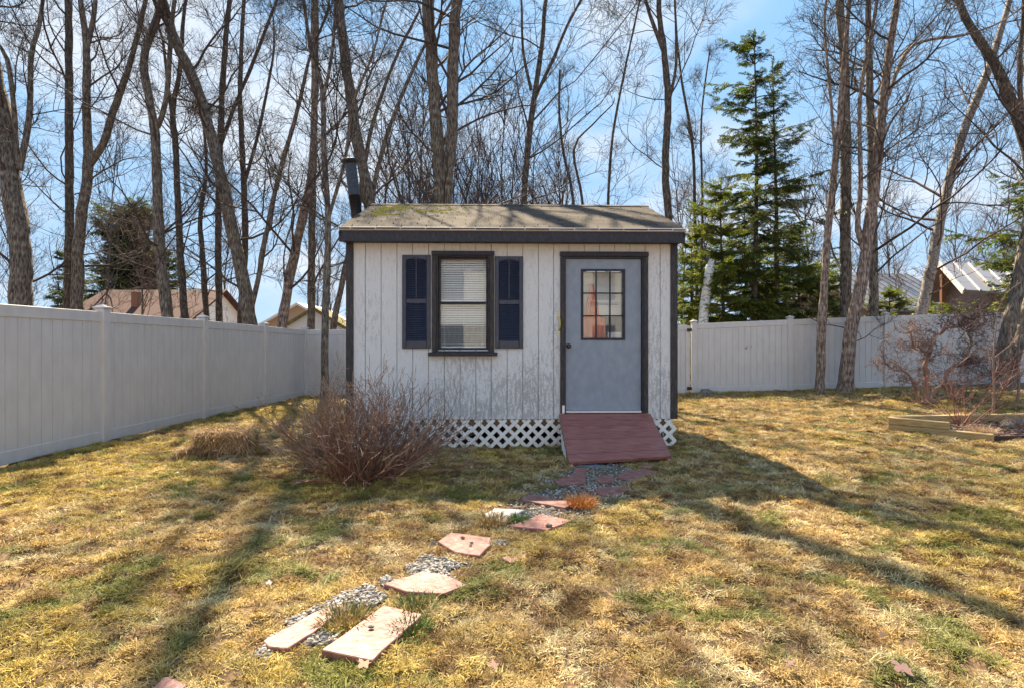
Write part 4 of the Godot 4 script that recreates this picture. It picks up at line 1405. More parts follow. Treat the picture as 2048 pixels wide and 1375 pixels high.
func path() -> void:
	rng.seed = 9
	var list := [
		["large rectangular red paver at the near end of the path", 0, 0.045, [[643, 1309], [768, 1216], [845, 1234], [744, 1331]]],
		["long narrow pink paver beside the large rectangular one", 1, 0.02, [[526, 1287], [537, 1298], [574, 1301], [625, 1269], [664, 1236], [667, 1214], [634, 1225]]],
		["six-sided dusky red paver crossed by a trunk shadow", 1, 0.03, [[768, 1172], [845, 1147], [893, 1155], [933, 1175], [889, 1192], [814, 1188]]],
		["pale pink paver with small dark pebbles lying on it", 2, 0.025, [[875, 1085], [902, 1067], [981, 1078], [981, 1093], [959, 1115], [911, 1107]]],
		["small half buried pink paver shard in the grass", 2, 0.012, [[1003, 1118], [1056, 1109], [1045, 1120], [1022, 1128]]],
		["whitish paver next to a green grass tuft", 9, 0.02, [[966, 1032], [990, 1019], [1049, 1021], [1007, 1045]]],
		["diamond shaped pink paver with one black stone on it", 2, 0.025, [[1020, 1054], [1082, 1030], [1144, 1043], [1095, 1062]]],
		["long red paver half in the shed's shadow beside an orange tuft", 0, 0.035, [[1040, 1001], [1064, 990], [1152, 1009], [1130, 1019]]],
		["L-shaped thick red paver in the shaded gravel", 0, 0.045, [[1107, 962], [1146, 954], [1150, 939], [1172, 940], [1171, 968], [1119, 973]]],
		["small five-sided red paver amid the shaded gravel", 0, 0.045, [[1193, 962], [1199, 955], [1223, 954], [1228, 964], [1199, 969]]],
		["broad irregular red paver just below the ramp", 0, 0.035, [[1234, 958], [1252, 942], [1289, 939], [1318, 945], [1281, 958], [1266, 964]]],
		["small red paver shard touching the broad one under the ramp", 1, 0.03, [[1279, 936], [1299, 930], [1316, 937], [1295, 938.5]]],
		["rounded dark red paver at the edge of the shaded gravel", 0, 0.025, [[1189, 983], [1203, 976], [1264, 975], [1240, 991], [1205, 993]]],
		["blue-grey slate strip lying at the foot of the ramp", 8, 0.02, [[1146, 932], [1190, 929.5], [1234, 935], [1215, 937.5]]],
		["pale paver corner showing at the lawn's near edge", 2, 0.03, [[300, 1385], [330, 1360], [375, 1375], [350, 1400]]]]
	for e in list:
		var poly := PackedVector2Array()
		for q in e[3]:
			poly.append(g2(q[0], q[1]))
		# chip the straight edges a little
		var rough := PackedVector2Array()
		for i in poly.size():
			var a := poly[i]; var b := poly[(i + 1) % poly.size()]
			rough.append(a)
			var m := int(a.distance_to(b) / 0.07)
			for k in range(1, m):
				rough.append(a.lerp(b, float(k) / m) + Vector2(rr(-0.004, 0.004), rr(-0.004, 0.004)))
		pavers.append(rough)
		var cen := Vector2.ZERO
		for q in rough: cen += q
		cen /= rough.size()
		var loc := PackedVector2Array()
		for q in rough: loc.append(q - cen)
		var mb := MB.new()
		mb.slab(loc, -0.06, e[2] * 0.45, 0.004)
		var mat: Material = M.paver_white if e[1] == 9 else (M.slate if e[1] == 8 else M.paver[e[1]])
		var o := put("paver", mb.mesh(), mat, self, Vector3(cen.x, hgt(cen.x, cen.y) * 0.3 + 0.004, cen.y), Basis.from_euler(Vector3(rr(-0.015, 0.015), 0, rr(-0.015, 0.015))))
		tag(o, e[0], "paver", "stepping stones of the path")
	# gravel
	var rows := [PackedFloat32Array(), PackedFloat32Array(), PackedFloat32Array()]
	var gcols := [Color(0.17, 0.165, 0.165), Color(0.26, 0.25, 0.245), Color(0.08, 0.075, 0.075), Color(0.34, 0.28, 0.22), Color(0.17, 0.125, 0.095), Color(0.45, 0.42, 0.39)]
	for k in 22000:
		var i := rng.randi() % (path_line.size() - 1)
		var t := rr(0, 1)
		var a := path_line[i].lerp(path_line[i + 1], t)
		var wid := 0.27 if i < 5 else 0.5
		var q := a + Vector2(rr(-1, 1), rr(-1, 1)) * wid
		if path_dist(q.x, q.y) > wid * (0.75 + 0.5 * n_mid.get_noise_2d(q.x * 1.3 + 40.0, q.y * 1.3)): continue
		var cover := n_patch.get_noise_2d(q.x * 1.6 + 7.0, q.y * 1.6)
		if i < 5 and cover < 0.06: continue
		if in_paver(q, 0.0): continue
		if q.y < -6.35: continue
		var s := rr(0.007, 0.02) * (1.15 if q.y > -3.6 else 0.95)
		row(rows[k % 3], Basis.from_euler(Vector3(rr(-0.6, 0.6), rr(0, TAU), rr(-0.6, 0.6))).scaled(Vector3(s, s, s)), Vector3(q.x, hgt(q.x, q.y) + rr(0.002, 0.014), q.y), gcols[rng.randi() % 6])
	for k in 3:
		var g := multi("gravel", stone_mesh(100 + k), M.stem, rows[k])
		tag(g, ["grey chipped gravel between the stepping stones", "dark slate chips among the gravel of the path", "mixed brown and grey chips in the path gravel"][k], "gravel")

func in_paver(q: Vector2, grow_: float) -> bool:
	for p in pavers:
		if Geometry2D.is_point_in_polygon(q, p): return true
		if grow_ > 0.0:
			for i in p.size():
				if q.distance_to(p[i]) < grow_: return true
	return false

# ------------------------------------------------------------------ trees
func trees() -> void:
	var g := "bare trees beyond the fence"
	bare_tree("bare_tree", "thick bare tree with mottled bark and a bowed trunk, behind the long fence's near panels", [[[42, 640, 50], [40, 500, 46], [24, 380, 42], [8, 250, 38], [-14, 140, 32], [-30, 40, 26]], [[38, 340, 18], [58, 230, 15], [62, 110, 13], [78, 50, 11], [90, -40, 8]], [[34, 330, 16], [26, 200, 12], [14, 120, 11], [-10, 80, 9]]], 15.5, 17, 101, M.bark, M.twig, 12, g)
	bare_tree("bare_tree", "straight dark bare trunk with no fork, pressed against a forked neighbour", [[[134, 640, 22], [138, 430, 20], [137, 200, 18], [135, 0, 16]]], 17.0, 19, 102, M.bark_dark, M.twig, 12, g)
	bare_tree("bare_tree", "forked bare tree with a torn orange scar on its slanting limb", [[[152, 640, 30], [158, 470, 26], [176, 335, 25], [172, 240, 19], [172, 90, 17], [160, 0, 12]], [[178, 330, 20], [205, 290, 18], [226, 225, 18], [262, 120, 14], [297, -20, 10]], [[174, 95, 13], [186, 40, 12], [192, -30, 9]]], 16.5, 18, 103, M.bark, M.twig, 14, g)
	bare_tree("bare_tree", "bare tree with crooked trunk and pale pruning scars, before the red roof", [[[337, 650, 30], [326, 560, 27], [316, 450, 25], [313, 330, 23], [308, 250, 22], [287, 125, 20], [316, 30, 18]], [[314, 255, 14], [332, 200, 13], [340, 90, 11], [350, -20, 9]]], 16.0, 17, 104, M.bark, M.twig, 12, g)
	bare_tree("bare_tree", "slim mossy bare tree next to the crooked one with pruning scars", [[[370, 650, 19], [360, 500, 17], [351, 300, 15], [345, 220, 13], [358, 150, 11], [366, 40, 9]], [[352, 300, 10], [338, 190, 9], [325, 80, 7]]], 17.5, 17, 105, M.bark_dark, M.twig, 12, g)
	bare_tree("bare_tree", "thin bare tree with many low twigs between mossy and leaning trunks", [[[413, 650, 15], [404, 500, 13], [400, 440, 11], [412, 340, 8], [405, 230, 6]]], 19.0, 11, 106, M.bark_dark, M.twig, 16, g, 4, 2.0)
	bare_tree("bare_tree", "big bare tree whose main trunk leans far over and sweeps upward", [[[500, 650, 36], [486, 560, 34], [456, 420, 31], [432, 310, 29], [392, 170, 27], [352, 85, 25], [322, -10, 22]], [[497, 640, 15], [516, 560, 14], [528, 490, 14], [558, 350, 13], [594, 225, 11], [615, 130, 8]]], 16.2, 17, 107, M.bark, M.twig, 14, g)
	bare_tree("bare_tree", "upright dark bare trunk crossing behind the leaning one", [[[438, 650, 17], [436, 450, 16], [441, 250, 15], [452, 60, 13], [460, -10, 11]], [[438, 300, 10], [470, 210, 9], [512, 110, 8], [556, -10, 6]]], 18.5, 19, 108, M.bark_dark, M.twig, 12, g)
	bare_tree("bare_tree", "bare tree with spreading crown just past the leaning trunk", [[[480, 650, 17], [490, 480, 16], [484, 300, 14], [480, 180, 12], [488, -10, 9]], [[486, 380, 9], [520, 250, 8], [545, 120, 6]]], 20.0, 18, 109, M.bark_dark, M.twig, 14, g)
	bare_tree("bare_tree", "bent smooth bare trunk rising in front of the white outbuilding", [[[562, 665, 28], [578, 560, 26], [603, 440, 24], [622, 350, 20], [628, 200, 16], [625, 60, 12]]], 15.6, 18, 110, M.bark_pale, M.twig, 12, g)
	bare_tree("bare_tree", "straight bare trunk behind the bent smooth one", [[[622, 650, 21], [624, 430, 19], [630, 200, 16], [632, 0, 13]]], 17.8, 19, 111, M.bark, M.twig, 12, g)
	bare_tree("bare_tree", "slender lichen-spotted tree inside the yard, in front of the fence corner", [[[650, 792, 22], [650, 640, 20], [656, 450, 17], [648, 310, 15], [644, 180, 13], [620, 90, 10], [606, -10, 8]], [[654, 445, 10], [690, 320, 9], [705, 210, 8], [745, 110, 6]], [[646, 200, 9], [665, 100, 8], [672, -20, 6]]], 13.6, 15, 112, M.bark, M.twig, 14, "trees standing inside the yard", 4, 2.5)
	bare_tree("bare_tree", "leaning slim bare trunk just past the shed's stovepipe", [[[668, 650, 16], [690, 540, 15], [712, 440, 14], [725, 360, 12], [745, 250, 10], [790, 120, 8], [840, 20, 6]]], 16.8, 15, 113, M.bark, M.twig, 10, g)
	bare_tree("bare_tree", "stout bare tree rising behind the stovepipe end of the shed roof", [[[745, 650, 36], [738, 410, 30], [714, 280, 28], [692, 130, 26], [676, -10, 23]], [[738, 420, 14], [765, 300, 12], [800, 200, 10], [850, 90, 8], [905, 0, 6]]], 15.6, 26, 114, M.bark, M.twig, 16, g)
	bare_tree("bare_tree", "twin-trunked bare tree standing right behind the shed ridge", [[[884, 650, 52], [882, 400, 35], [872, 250, 35], [862, 100, 34], [857, -10, 33]], [[890, 420, 31], [897, 340, 30], [905, 240, 30], [908, 100, 28], [916, -10, 27]]], 16.0, 26, 115, M.bark, M.twig, 16, g)
	bare_tree("bare_tree", "bare tree forking into three clean limbs behind the shed ridge", [[[1046, 650, 20], [1048, 410, 17], [1059, 270, 17], [1069, 195, 16], [1085, 80, 12], [1094, -10, 10]], [[1070, 195, 10], [1108, 115, 9], [1135, 50, 8], [1170, -15, 6]], [[1062, 180, 9], [1046, 100, 7], [1042, -10, 6]], [[1068, 240, 6], [1100, 205, 5], [1122, 180, 4], [1150, 163, 3, 1, 1]]], 18.0, 26, 116, M.bark_dark, M.twig, 10, g)
	bare_tree("bare_tree", "broken topped thin snag behind the shed roof", [[[1150, 650, 9], [1148, 420, 8], [1126, 300, 7], [1118, 210, 6], [1120, 140, 5]], [[1168, 650, 8, 1], [1166, 420, 7], [1148, 300, 6], [1185, 250, 4], [1225, 210, 3]]], 19.0, 12, 117, M.bark_dark, M.twig, 5, g)
	bare_tree("bare_tree", "thin whippy bare tree leaning across the open sky behind the shed", [[[1212, 650, 9], [1216, 410, 8], [1226, 270, 7], [1250, 140, 6], [1282, -10, 5]]], 19.0, 16, 118, M.bark_dark, M.twig, 9, g)
	bare_tree("bare_tree", "tall straight bare tree with a high fork beside the door end of the roof", [[[1345, 650, 24], [1338, 445, 21], [1331, 340, 20], [1336, 200, 19], [1328, 100, 16], [1318, -10, 14]], [[1330, 110, 12], [1300, 30, 10], [1280, -40, 8]], [[1335, 215, 9], [1352, 130, 8], [1350, 0, 6]]], 17.0, 26, 119, M.bark_dark, M.twig, 14, g)
	bare_tree("bare_tree", "slight bare tree with upswept branches between tall trunk and spruces", [[[1395, 650, 10], [1390, 430, 9], [1385, 290, 8], [1362, 150, 6], [1350, 20, 4]], [[1402, 650, 8, 1], [1405, 430, 7], [1403, 240, 5], [1420, 100, 4]]], 19.5, 14, 120, M.bark_dark, M.twig, 18, g)
	bare_tree("bare_tree", "slimmer of the two trunks growing in front of the fence boards", [[[1640, 786, 25], [1645, 640, 22], [1655, 480, 20], [1668, 350, 18], [1680, 240, 17], [1690, 110, 14], [1700, -10, 11]], [[1672, 320, 8], [1662, 200, 7], [1650, 60, 6]]], 12.9, 15, 121, M.bark_pale, M.twig, 14, "trees standing inside the yard", 4, 3.0)
	bare_tree("bare_tree", "stouter forked trunk growing in front of the fence boards", [[[1690, 783, 38], [1702, 660, 32], [1722, 570, 31], [1742, 440, 28], [1758, 290, 24], [1778, 110, 20], [1800, -20, 16]], [[1735, 520, 14], [1716, 460, 13], [1722, 360, 11], [1720, 200, 10], [1745, 60, 8]], [[1768, 215, 10], [1810, 110, 9], [1850, 82, 8], [1930, 70, 6], [2010, 40, 4]]], 12.8, 16, 122, M.bark_pale, M.twig, 16, "trees standing inside the yard", 4, 3.0)
	bare_tree("bare_tree", "grey trunk beyond the fence, seen in the gap of the twin yard trunks", [[[1692, 650, 28], [1691, 450, 26], [1692, 300, 25], [1688, 100, 22], [1680, -10, 20]]], 16.5, 19, 123, M.bark, M.twig, 12, g)
	bare_tree("bare_tree", "grey trunk beyond the fence next to the metal roofed houses", [[[1748, 650, 24], [1746, 440, 22], [1742, 250, 20], [1738, 100, 17], [1736, -10, 14]]], 16.0, 18, 124, M.bark, M.twig, 12, g)
	bare_tree("birch_tree", "leaning pale birch crossing in front of the pale metal roof", [[[1838, 655, 28], [1858, 565, 25], [1886, 420, 22], [1926, 270, 20], [1972, 155, 18], [2000, 70, 14], [2026, -20, 11]]], 15.5, 15, 125, M.birch_grey, M.twig_red, 12, g)
	bare_tree("bare_tree", "dark tree whose limb bends over from beyond the yard's edge", [[[2092, 680, 36], [2080, 480, 34], [2062, 330, 30], [2035, 235, 26], [1990, 130, 23], [1942, 55, 19], [1912, -15, 15]], [[2050, 290, 15], [2040, 150, 12], [2048, 20, 9]]], 15.0, 17, 126, M.bark_dark, M.twig, 14, g)
	bare_tree("bare_tree", "double stemmed tree with scarred grey bark beside the contorted shrub", [[[1998, 792, 40], [2010, 690, 36], [2030, 600, 32], [2052, 480, 28], [2070, 330, 24], [2085, 100, 18]], [[2018, 790, 30, 1], [2034, 700, 26], [2056, 610, 22], [2085, 480, 18]]], 12.6, 15, 127, M.bark, M.twig, 10, "trees standing inside the yard", 4, 4.0)
	# birch snag
	rng.seed = 300
	var foot := tp(1406, 655, 15.5); foot.y = 0
	var o := thing("birch_stump", "short broken white birch stem standing beside the spruces", "tree stump", foot)
	var p := PackedVector3Array([Vector3(-0.05, -0.1, 0)]); var r := PackedFloat32Array([0.17])
	for q in [[1407, 640, 19], [1412, 590, 18], [1420, 535, 17], [1423, 520, 11]]:
		p.append(tp(q[0], q[1], 15.5) - foot); r.append(q[2] * 15.5 / F * 0.5)
	var b := MB.new()
	var cv := curve_points(p, r, 0.3)
	b.tube(cv[0], cv[1], 12, true)
	put("trunk", b.mesh(), M.birch, o)
	var b2 := MB.new()
	b2.tube(PackedVector3Array([p[4] - Vector3(0.06, 0.25, 0), p[4] + Vector3(-0.14, 0.1, 0), p[4] + Vector3(-0.2, 0.16, 0)]), PackedFloat32Array([0.05, 0.045, 0.02]), 8, true)
	put("branch_stub", b2.mesh(), M.bark_dark, o)
	# thicket further off
	var protos := []
	for k in 5:
		rng.seed = 400 + k
		var t := thing("thicket_tree", "spindly bare tree in the far thicket", "tree", Vector3.ZERO, 0.0, "bare thicket trees far beyond the fence")
		twig_rows = PackedFloat32Array()
		var tr := MB.new(); var cr := MB.new()
		var hh := 8.0 + k * 0.9
		var pp := PackedVector3Array(); var rad := PackedFloat32Array()
		var q := Vector3(0, -0.2, 0)
		for i in 9:
			pp.append(q); rad.append(lerpf(0.085, 0.012, i / 8.0))
			q += Vector3(rr(-0.12, 0.12), 1, rr(-0.12, 0.12)) * hh / 8.0
		tr.tube(pp, rad, 6)
		for i in 26:
			var w := rng.randi_range(1, 7)
			var a := rr(0, TAU)
			grow(cr, pp[w].lerp(pp[w + 1], rr(0, 1)), Vector3(cos(a) * 0.6, rr(0.7, 1.4), sin(a) * 0.6).normalized(), hh * rr(0.16, 0.34), 0.024, 2, 4, 0.2, 0.12)
		put("trunk", tr.mesh(), M.bark_dark, t); put("crown", cr.mesh(), M.twig_red if k % 2 == 0 else M.twig, t)
		child_copies("twigs", twig_mesh, M.twig_red if k % 2 == 0 else M.twig, twig_rows, t)
		protos.append(t)
	rng.seed = 450
	var spots := []
	for k in 44:
		var z := rr(23, 44)
		spots.append([rr(-60, 2080), z])
	for k in 22:
		spots.append([rr(760, 1130), rr(20.5, 28.0)])
	for k in spots.size():
		var s: Array = spots[k]
		var t: Node3D = protos[k % 5]
		if k >= 5:
			t = t.duplicate(); t.name = numbered("thicket_tree", self); add_child(t)
		var f := tp(s[0], 650, s[1])
		t.position = Vector3(f.x, 0, f.z)
		t.rotation.y = rr(0, TAU)
		var sc := rr(0.75, 1.25)
		t.scale = Vector3(sc, sc, sc)
		var size_word := "tall" if sc * (8.0 + (k % 5) * 0.9) > 9.6 else "short"
		var tone := "reddish twigged" if (k % 5) % 2 == 0 else "grey-brown twigged"
		var where := "beyond the long side fence"
		if s[0] > 1360: where = "beyond the gate side fence"
		elif s[0] > 690: where = "behind the shed roof"
		var deep := "close packed" if s[1] < 28.0 else "far off"
		t.set_meta("label", "%s %s %s bare thicket tree %s" % [size_word, deep, tone, where])

func evergreens() -> void:
	var gr := [Color(0.11, 0.15, 0.03), Color(0.15, 0.19, 0.04), Color(0.08, 0.11, 0.026), Color(0.2, 0.21, 0.05)]
	var yg := [Color(0.22, 0.27, 0.055), Color(0.28, 0.31, 0.07), Color(0.15, 0.19, 0.04), Color(0.32, 0.32, 0.09)]
	var bl := [Color(0.06, 0.085, 0.035), Color(0.085, 0.11, 0.04), Color(0.05, 0.06, 0.03)]
	var f := tp(1510, 650, 16.5)
	conifer("spruce_tree", "tall ragged green spruce standing taller than its neighbour", Vector3(f.x, 0, f.z), 10.9, 1.9, 501, 40, 0.08, 0.16, gr, 0.16, 0.55, 0.1)
	f = tp(1550, 650, 17.5)
	conifer("spruce_tree", "thin half-bare spruce with sparse needles and dead lower boughs", Vector3(f.x, 0, f.z), 10.6, 2.1, 502, 36, 0.1, 0.5, bl, 0.1, 0.55, 0.1)
	f = tp(1445, 650, 16.0)
	conifer("young_spruce", "bushy yellow-green young evergreen at the birch stump", Vector3(f.x, 0, f.z), 6.2, 1.8, 503, 28, 0.04, 0.0, yg, 0.1, 0.7)
	f = tp(1490, 650, 19.5)
	conifer("young_spruce", "full mid-green evergreen standing behind the tall spruce's trunk", Vector3(f.x, 0, f.z), 6.6, 2.0, 514, 26, 0.04, 0.05, gr, 0.1, 0.6, 0.1)
	f = tp(1570, 650, 20.5)
	conifer("young_spruce", "yellowish evergreen behind the half-bare spruce's trunk", Vector3(f.x, 0, f.z), 5.8, 2.0, 515, 22, 0.04, 0.05, yg, 0.1, 0.6, 0.1)
	f = tp(1385, 650, 18.5)
	conifer("young_spruce", "soft light green young evergreen close to the shed corner", Vector3(f.x, 0, f.z), 5.2, 1.3, 504, 22, 0.04, 0.05, yg, 0.1, 0.7)
	f = tp(1600, 650, 18.5)
	conifer("young_spruce", "low dark evergreen filling under the half-bare spruce", Vector3(f.x, 0, f.z), 5.4, 1.9, 505, 22, 0.04, 0.05, gr, 0.1, 0.7)
	f = tp(1655, 650, 20.0)
	conifer("young_spruce", "dark evergreen half hidden by the twin yard trunks", Vector3(f.x, 0, f.z), 4.4, 1.7, 512, 18, 0.04, 0.1, gr, 0.1, 0.7)
	f = tp(1780, 650, 16.5)
	conifer("young_spruce", "small pointed evergreen just over the fence near the metal roofs", Vector3(f.x, 0, f.z), 3.0, 1.2, 506, 18, 0.05, 0.0, yg, 0.08, 0.9)
	f = tp(268, 650, 41.0)
	conifer("pine_tree", "dense dark pine behind the red roofed house", Vector3(f.x, 0, f.z), 11.6, 3.3, 507, 46, 0.1, 0.0, [Color(0.05, 0.1, 0.03), Color(0.08, 0.13, 0.03), Color(0.13, 0.16, 0.035), Color(0.035, 0.07, 0.025)], 0.0, 0.35, 0.26)
	f = tp(335, 650, 42.0)
	conifer("pine_tree", "lower yellowish pine touching the dense dark one", Vector3(f.x, 0, f.z), 8.6, 2.2, 513, 30, 0.1, 0.0, [Color(0.12, 0.15, 0.04), Color(0.16, 0.18, 0.05), Color(0.08, 0.11, 0.03)], 0.0, 0.45, 0.18)
	f = tp(130, 650, 33.0)
	conifer("spruce_tree", "bluish spruce with drooping open boughs far past the fence", Vector3(f.x, 0, f.z), 7.2, 2.4, 508, 24, 0.1, 0.2, bl, 0.14, 0.8, 0.14)
	f = tp(2085, 650, 18.5)
	conifer("pine_tree", "soft needled pine reaching over the pale metal roof", Vector3(f.x, 0, f.z), 7.2, 2.6, 509, 24, 0.28, 0.3, gr, 0.05, 0.5, 0.13)
	f = tp(1925, 650, 17.0)
	conifer("young_spruce", "spreading yellow-green evergreen bough clump before the pale metal roof", Vector3(f.x, 0, f.z), 2.5, 1.7, 510, 9, 0.4, 0.3, yg, 0.05, 0.5, 0.11)
	f = tp(10, 650, 22.0)
	conifer("young_spruce", "low evergreen peeking over the long fence beside the mottled trunk", Vector3(f.x, 0, f.z), 2.6, 1.0, 511, 10, 0.05, 0.1, yg, 0.1, 0.8)

# ------------------------------------------------------------------ shrubs
func twiggy(mb: MB, p: Vector3, d: Vector3, length: float, r: float, level: int, cols: Array, curl: float) -> void:
	var m := 6 if level == 0 else 4
	if curl > 0.3: m += 4
	var pts := PackedVector3Array([p]); var rad := PackedFloat32Array([r])
	var q := p; var dd := d
	var ax := Vector3(rr(-1, 1), rr(-1, 1), rr(-1, 1)).normalized()
	for i in m:
		if curl > 0.3:
			if rr(0, 1) < 0.35: ax = Vector3(rr(-1, 1), rr(-1, 1), rr(-1, 1)).normalized()
			dd = (dd.rotated(ax, rr(0.3, 1.0) * curl) + Vector3(0, 0.06, 0)).normalized()
		else:
			dd = (dd + Vector3(rr(-1, 1), rr(-1, 1), rr(-1, 1)) * curl).normalized()
		q += dd * length / m
		pts.append(q); rad.append(maxf(r * (1.0 - 0.6 * (i + 1) / m), 0.0024 if curl < 0.3 else 0.0035))
	mb.col = cols[mini(level, cols.size() - 1)].lerp(Color(0.2, 0.15, 0.13), rr(0, 0.25))
	mb.tube(pts, rad, 5 if r > 0.012 else 3)
	if level >= 3: return
	var kids: int = [rng.randi_range(4, 6), rng.randi_range(2, 3), 1, 0][level]
	if curl > 0.3: kids = [7, 5, 3, 0][level]
	for k in kids:
		var t := rr(0.3, 1.0)
		var i := mini(int(t * m), m - 1)
		var at := pts[i].lerp(pts[i + 1], t * m - i)
		var dr := (pts[i + 1] - pts[i]).normalized()
		var s := Vector3(rr(-1, 1), rr(-0.4, 1), rr(-1, 1)).slide(dr).normalized()
		twiggy(mb, at, (dr + s * rr(0.4, 0.9)).normalized(), length * rr(0.25, 0.5), maxf(rad[i] * 0.65, 0.0026), level + 1, cols, curl)

func shrubs() -> void:
	rng.seed = 600
	var f := gp(722, 958)
	var o := thing("bare_shrub", "dense bare red-brown twiggy bush in front of the shed corner", "shrub", f)
	var mb := MB.new()
	for k in 190:
		var a := rr(0, TAU); var e := rr(0.2, 1.45)
		var d := Vector3(cos(a) * cos(e), sin(e), sin(a) * cos(e) * 0.8)
		if d.x < 0: d.x *= 1.15
		d = d.normalized()
		var p := Vector3(cos(a), 0, sin(a)) * rr(0.0, 0.3)
		twiggy(mb, p, d, rr(0.5, 0.92) * (1.0 if e < 0.8 else 1.0), rr(0.0045, 0.0095), 0, [Color(0.22, 0.09, 0.055), Color(0.25, 0.135, 0.095), Color(0.28, 0.2, 0.155), Color(0.3, 0.23, 0.19)], 0.12)
	put("twigs", mb.mesh(), M.stem, o)
	# contorted hazel
	rng.seed = 610
	f = gp(1848, 806)
	o = thing("contorted_shrub", "leafless shrub with corkscrew twisted branches near the fence", "shrub", f)
	mb = MB.new()
	var mains := [[[1848, 806, 17], [1856, 770, 15], [1850, 735, 14], [1862, 700, 13], [1872, 672, 10], [1905, 655, 7], [1940, 648, 5]], [[1852, 803, 15], [1885, 768, 13], [1898, 740, 12], [1925, 728, 10], [1960, 722, 7], [1995, 700, 6]], [[1838, 805, 9], [1828, 765, 8], [1805, 742, 6], [1778, 735, 5], [1768, 712, 3]], [[1858, 805, 10], [1900, 790, 8], [1950, 760, 8], [1990, 745, 6], [2030, 735, 5]], [[1862, 702, 8], [1835, 700, 6], [1822, 680, 5], [1826, 660, 4]], [[1872, 674, 7], [1890, 655, 6], [1915, 630, 5], [1950, 640, 4], [1962, 610, 3]], [[1925, 728, 7], [1945, 690, 6], [1935, 665, 5], [1970, 650, 4], [1965, 628, 3]]]
	for mn in mains:
		var p := PackedVector3Array(); var r := PackedFloat32Array()
		var dz := rr(-0.35, 0.35)
		for i in mn.size():
			var q: Array = mn[i]
			var t: float = float(i) / (mn.size() - 1)
			p.append(tp(q[0], q[1], -f.z + dz * t) - f); r.append(q[2] * -f.z / F * 0.33)
		var cv := curve_points(p, r, 0.08)
		var cp: PackedVector3Array = cv[0]; var cr: PackedFloat32Array = cv[1]
		for i in cp.size():
			cp[i] += Vector3(sin(i * 1.3), cos(i * 1.7), sin(i * 0.9 + 1.0)) * 0.02 * clampf(i * 0.2, 0.0, 1.0)
		mb.col = Color(0.26, 0.15, 0.11)
		mb.tube(cp, cr, 7)
		for k in 40:
			var i := rng.randi_range(int(cp.size() * 0.25), cp.size() - 1)
			twiggy(mb, cp[i], Vector3(rr(-1, 1), rr(-0.3, 1), rr(-1, 1)).normalized(), rr(0.25, 0.6), rr(0.005, 0.009), 1, [Color(0.15, 0.085, 0.075), Color(0.15, 0.085, 0.075), Color(0.16, 0.095, 0.085), Color(0.19, 0.12, 0.105)], 0.9)
	put("branches", mb.mesh(), M.stem, o)
	# red-stemmed shrub in the bed
	rng.seed = 620
	f = gp(1925, 858)
	o = thing("red_stem_shrub", "thin red-stemmed shrub growing in the timber edged bed", "shrub", f + Vector3(0, 0.05, 0))
	mb = MB.new()
	for k in 16:
		var a := rr(0, TAU); var e := rr(0.55, 1.4)
		var d := Vector3(cos(a) * cos(e), sin(e), sin(a) * cos(e))
		twiggy(mb, Vector3(cos(a), 0, sin(a)) * rr(0, 0.09), d, rr(0.7, 1.2), rr(0.005, 0.009), 0, [Color(0.2, 0.06, 0.045), Color(0.2, 0.08, 0.06), Color(0.22, 0.12, 0.1)], 0.16)
	put("stems", mb.mesh(), M.stem, o)
	# saplings at the yard's edge
	rng.seed = 630
	for s in [[1985, 838, 620, 5, "thin sapling stem rising beside the timber edged bed"], [2035, 800, 640, 6, "thin sapling stem beside the double stemmed tree"]]:
		var ff := gp(s[0], s[1])
		var t := thing("sapling", s[4], "sapling", ff)
		var b2 := MB.new(); b2.col = Color(0.22, 0.16, 0.13)
		var hgt3: float = (s[1] - s[2]) * -ff.z / F
		var pts := PackedVector3Array(); var rad := PackedFloat32Array()
		for i in 8:
			pts.append(Vector3(sin(i * 1.1) * 0.02 + i * 0.01, hgt3 * i / 7.0 - 0.02, 0)); rad.append(lerpf(s[3] * -ff.z / F * 0.5, 0.006, i / 7.0))
		b2.tube(pts, rad, 6)
		for k in 14:
			twiggy(b2, pts[rng.randi_range(2, 7)], Vector3(rr(-1, 1), rr(0.2, 1), rr(-1, 1)).normalized(), rr(0.3, 0.7), 0.005, 1, [Color(0.24, 0.16, 0.13)], 0.14)
		put("stem", b2.mesh(), M.stem, t)

# ------------------------------------------------------------------ raised bed
var bed_poly := PackedVector2Array()

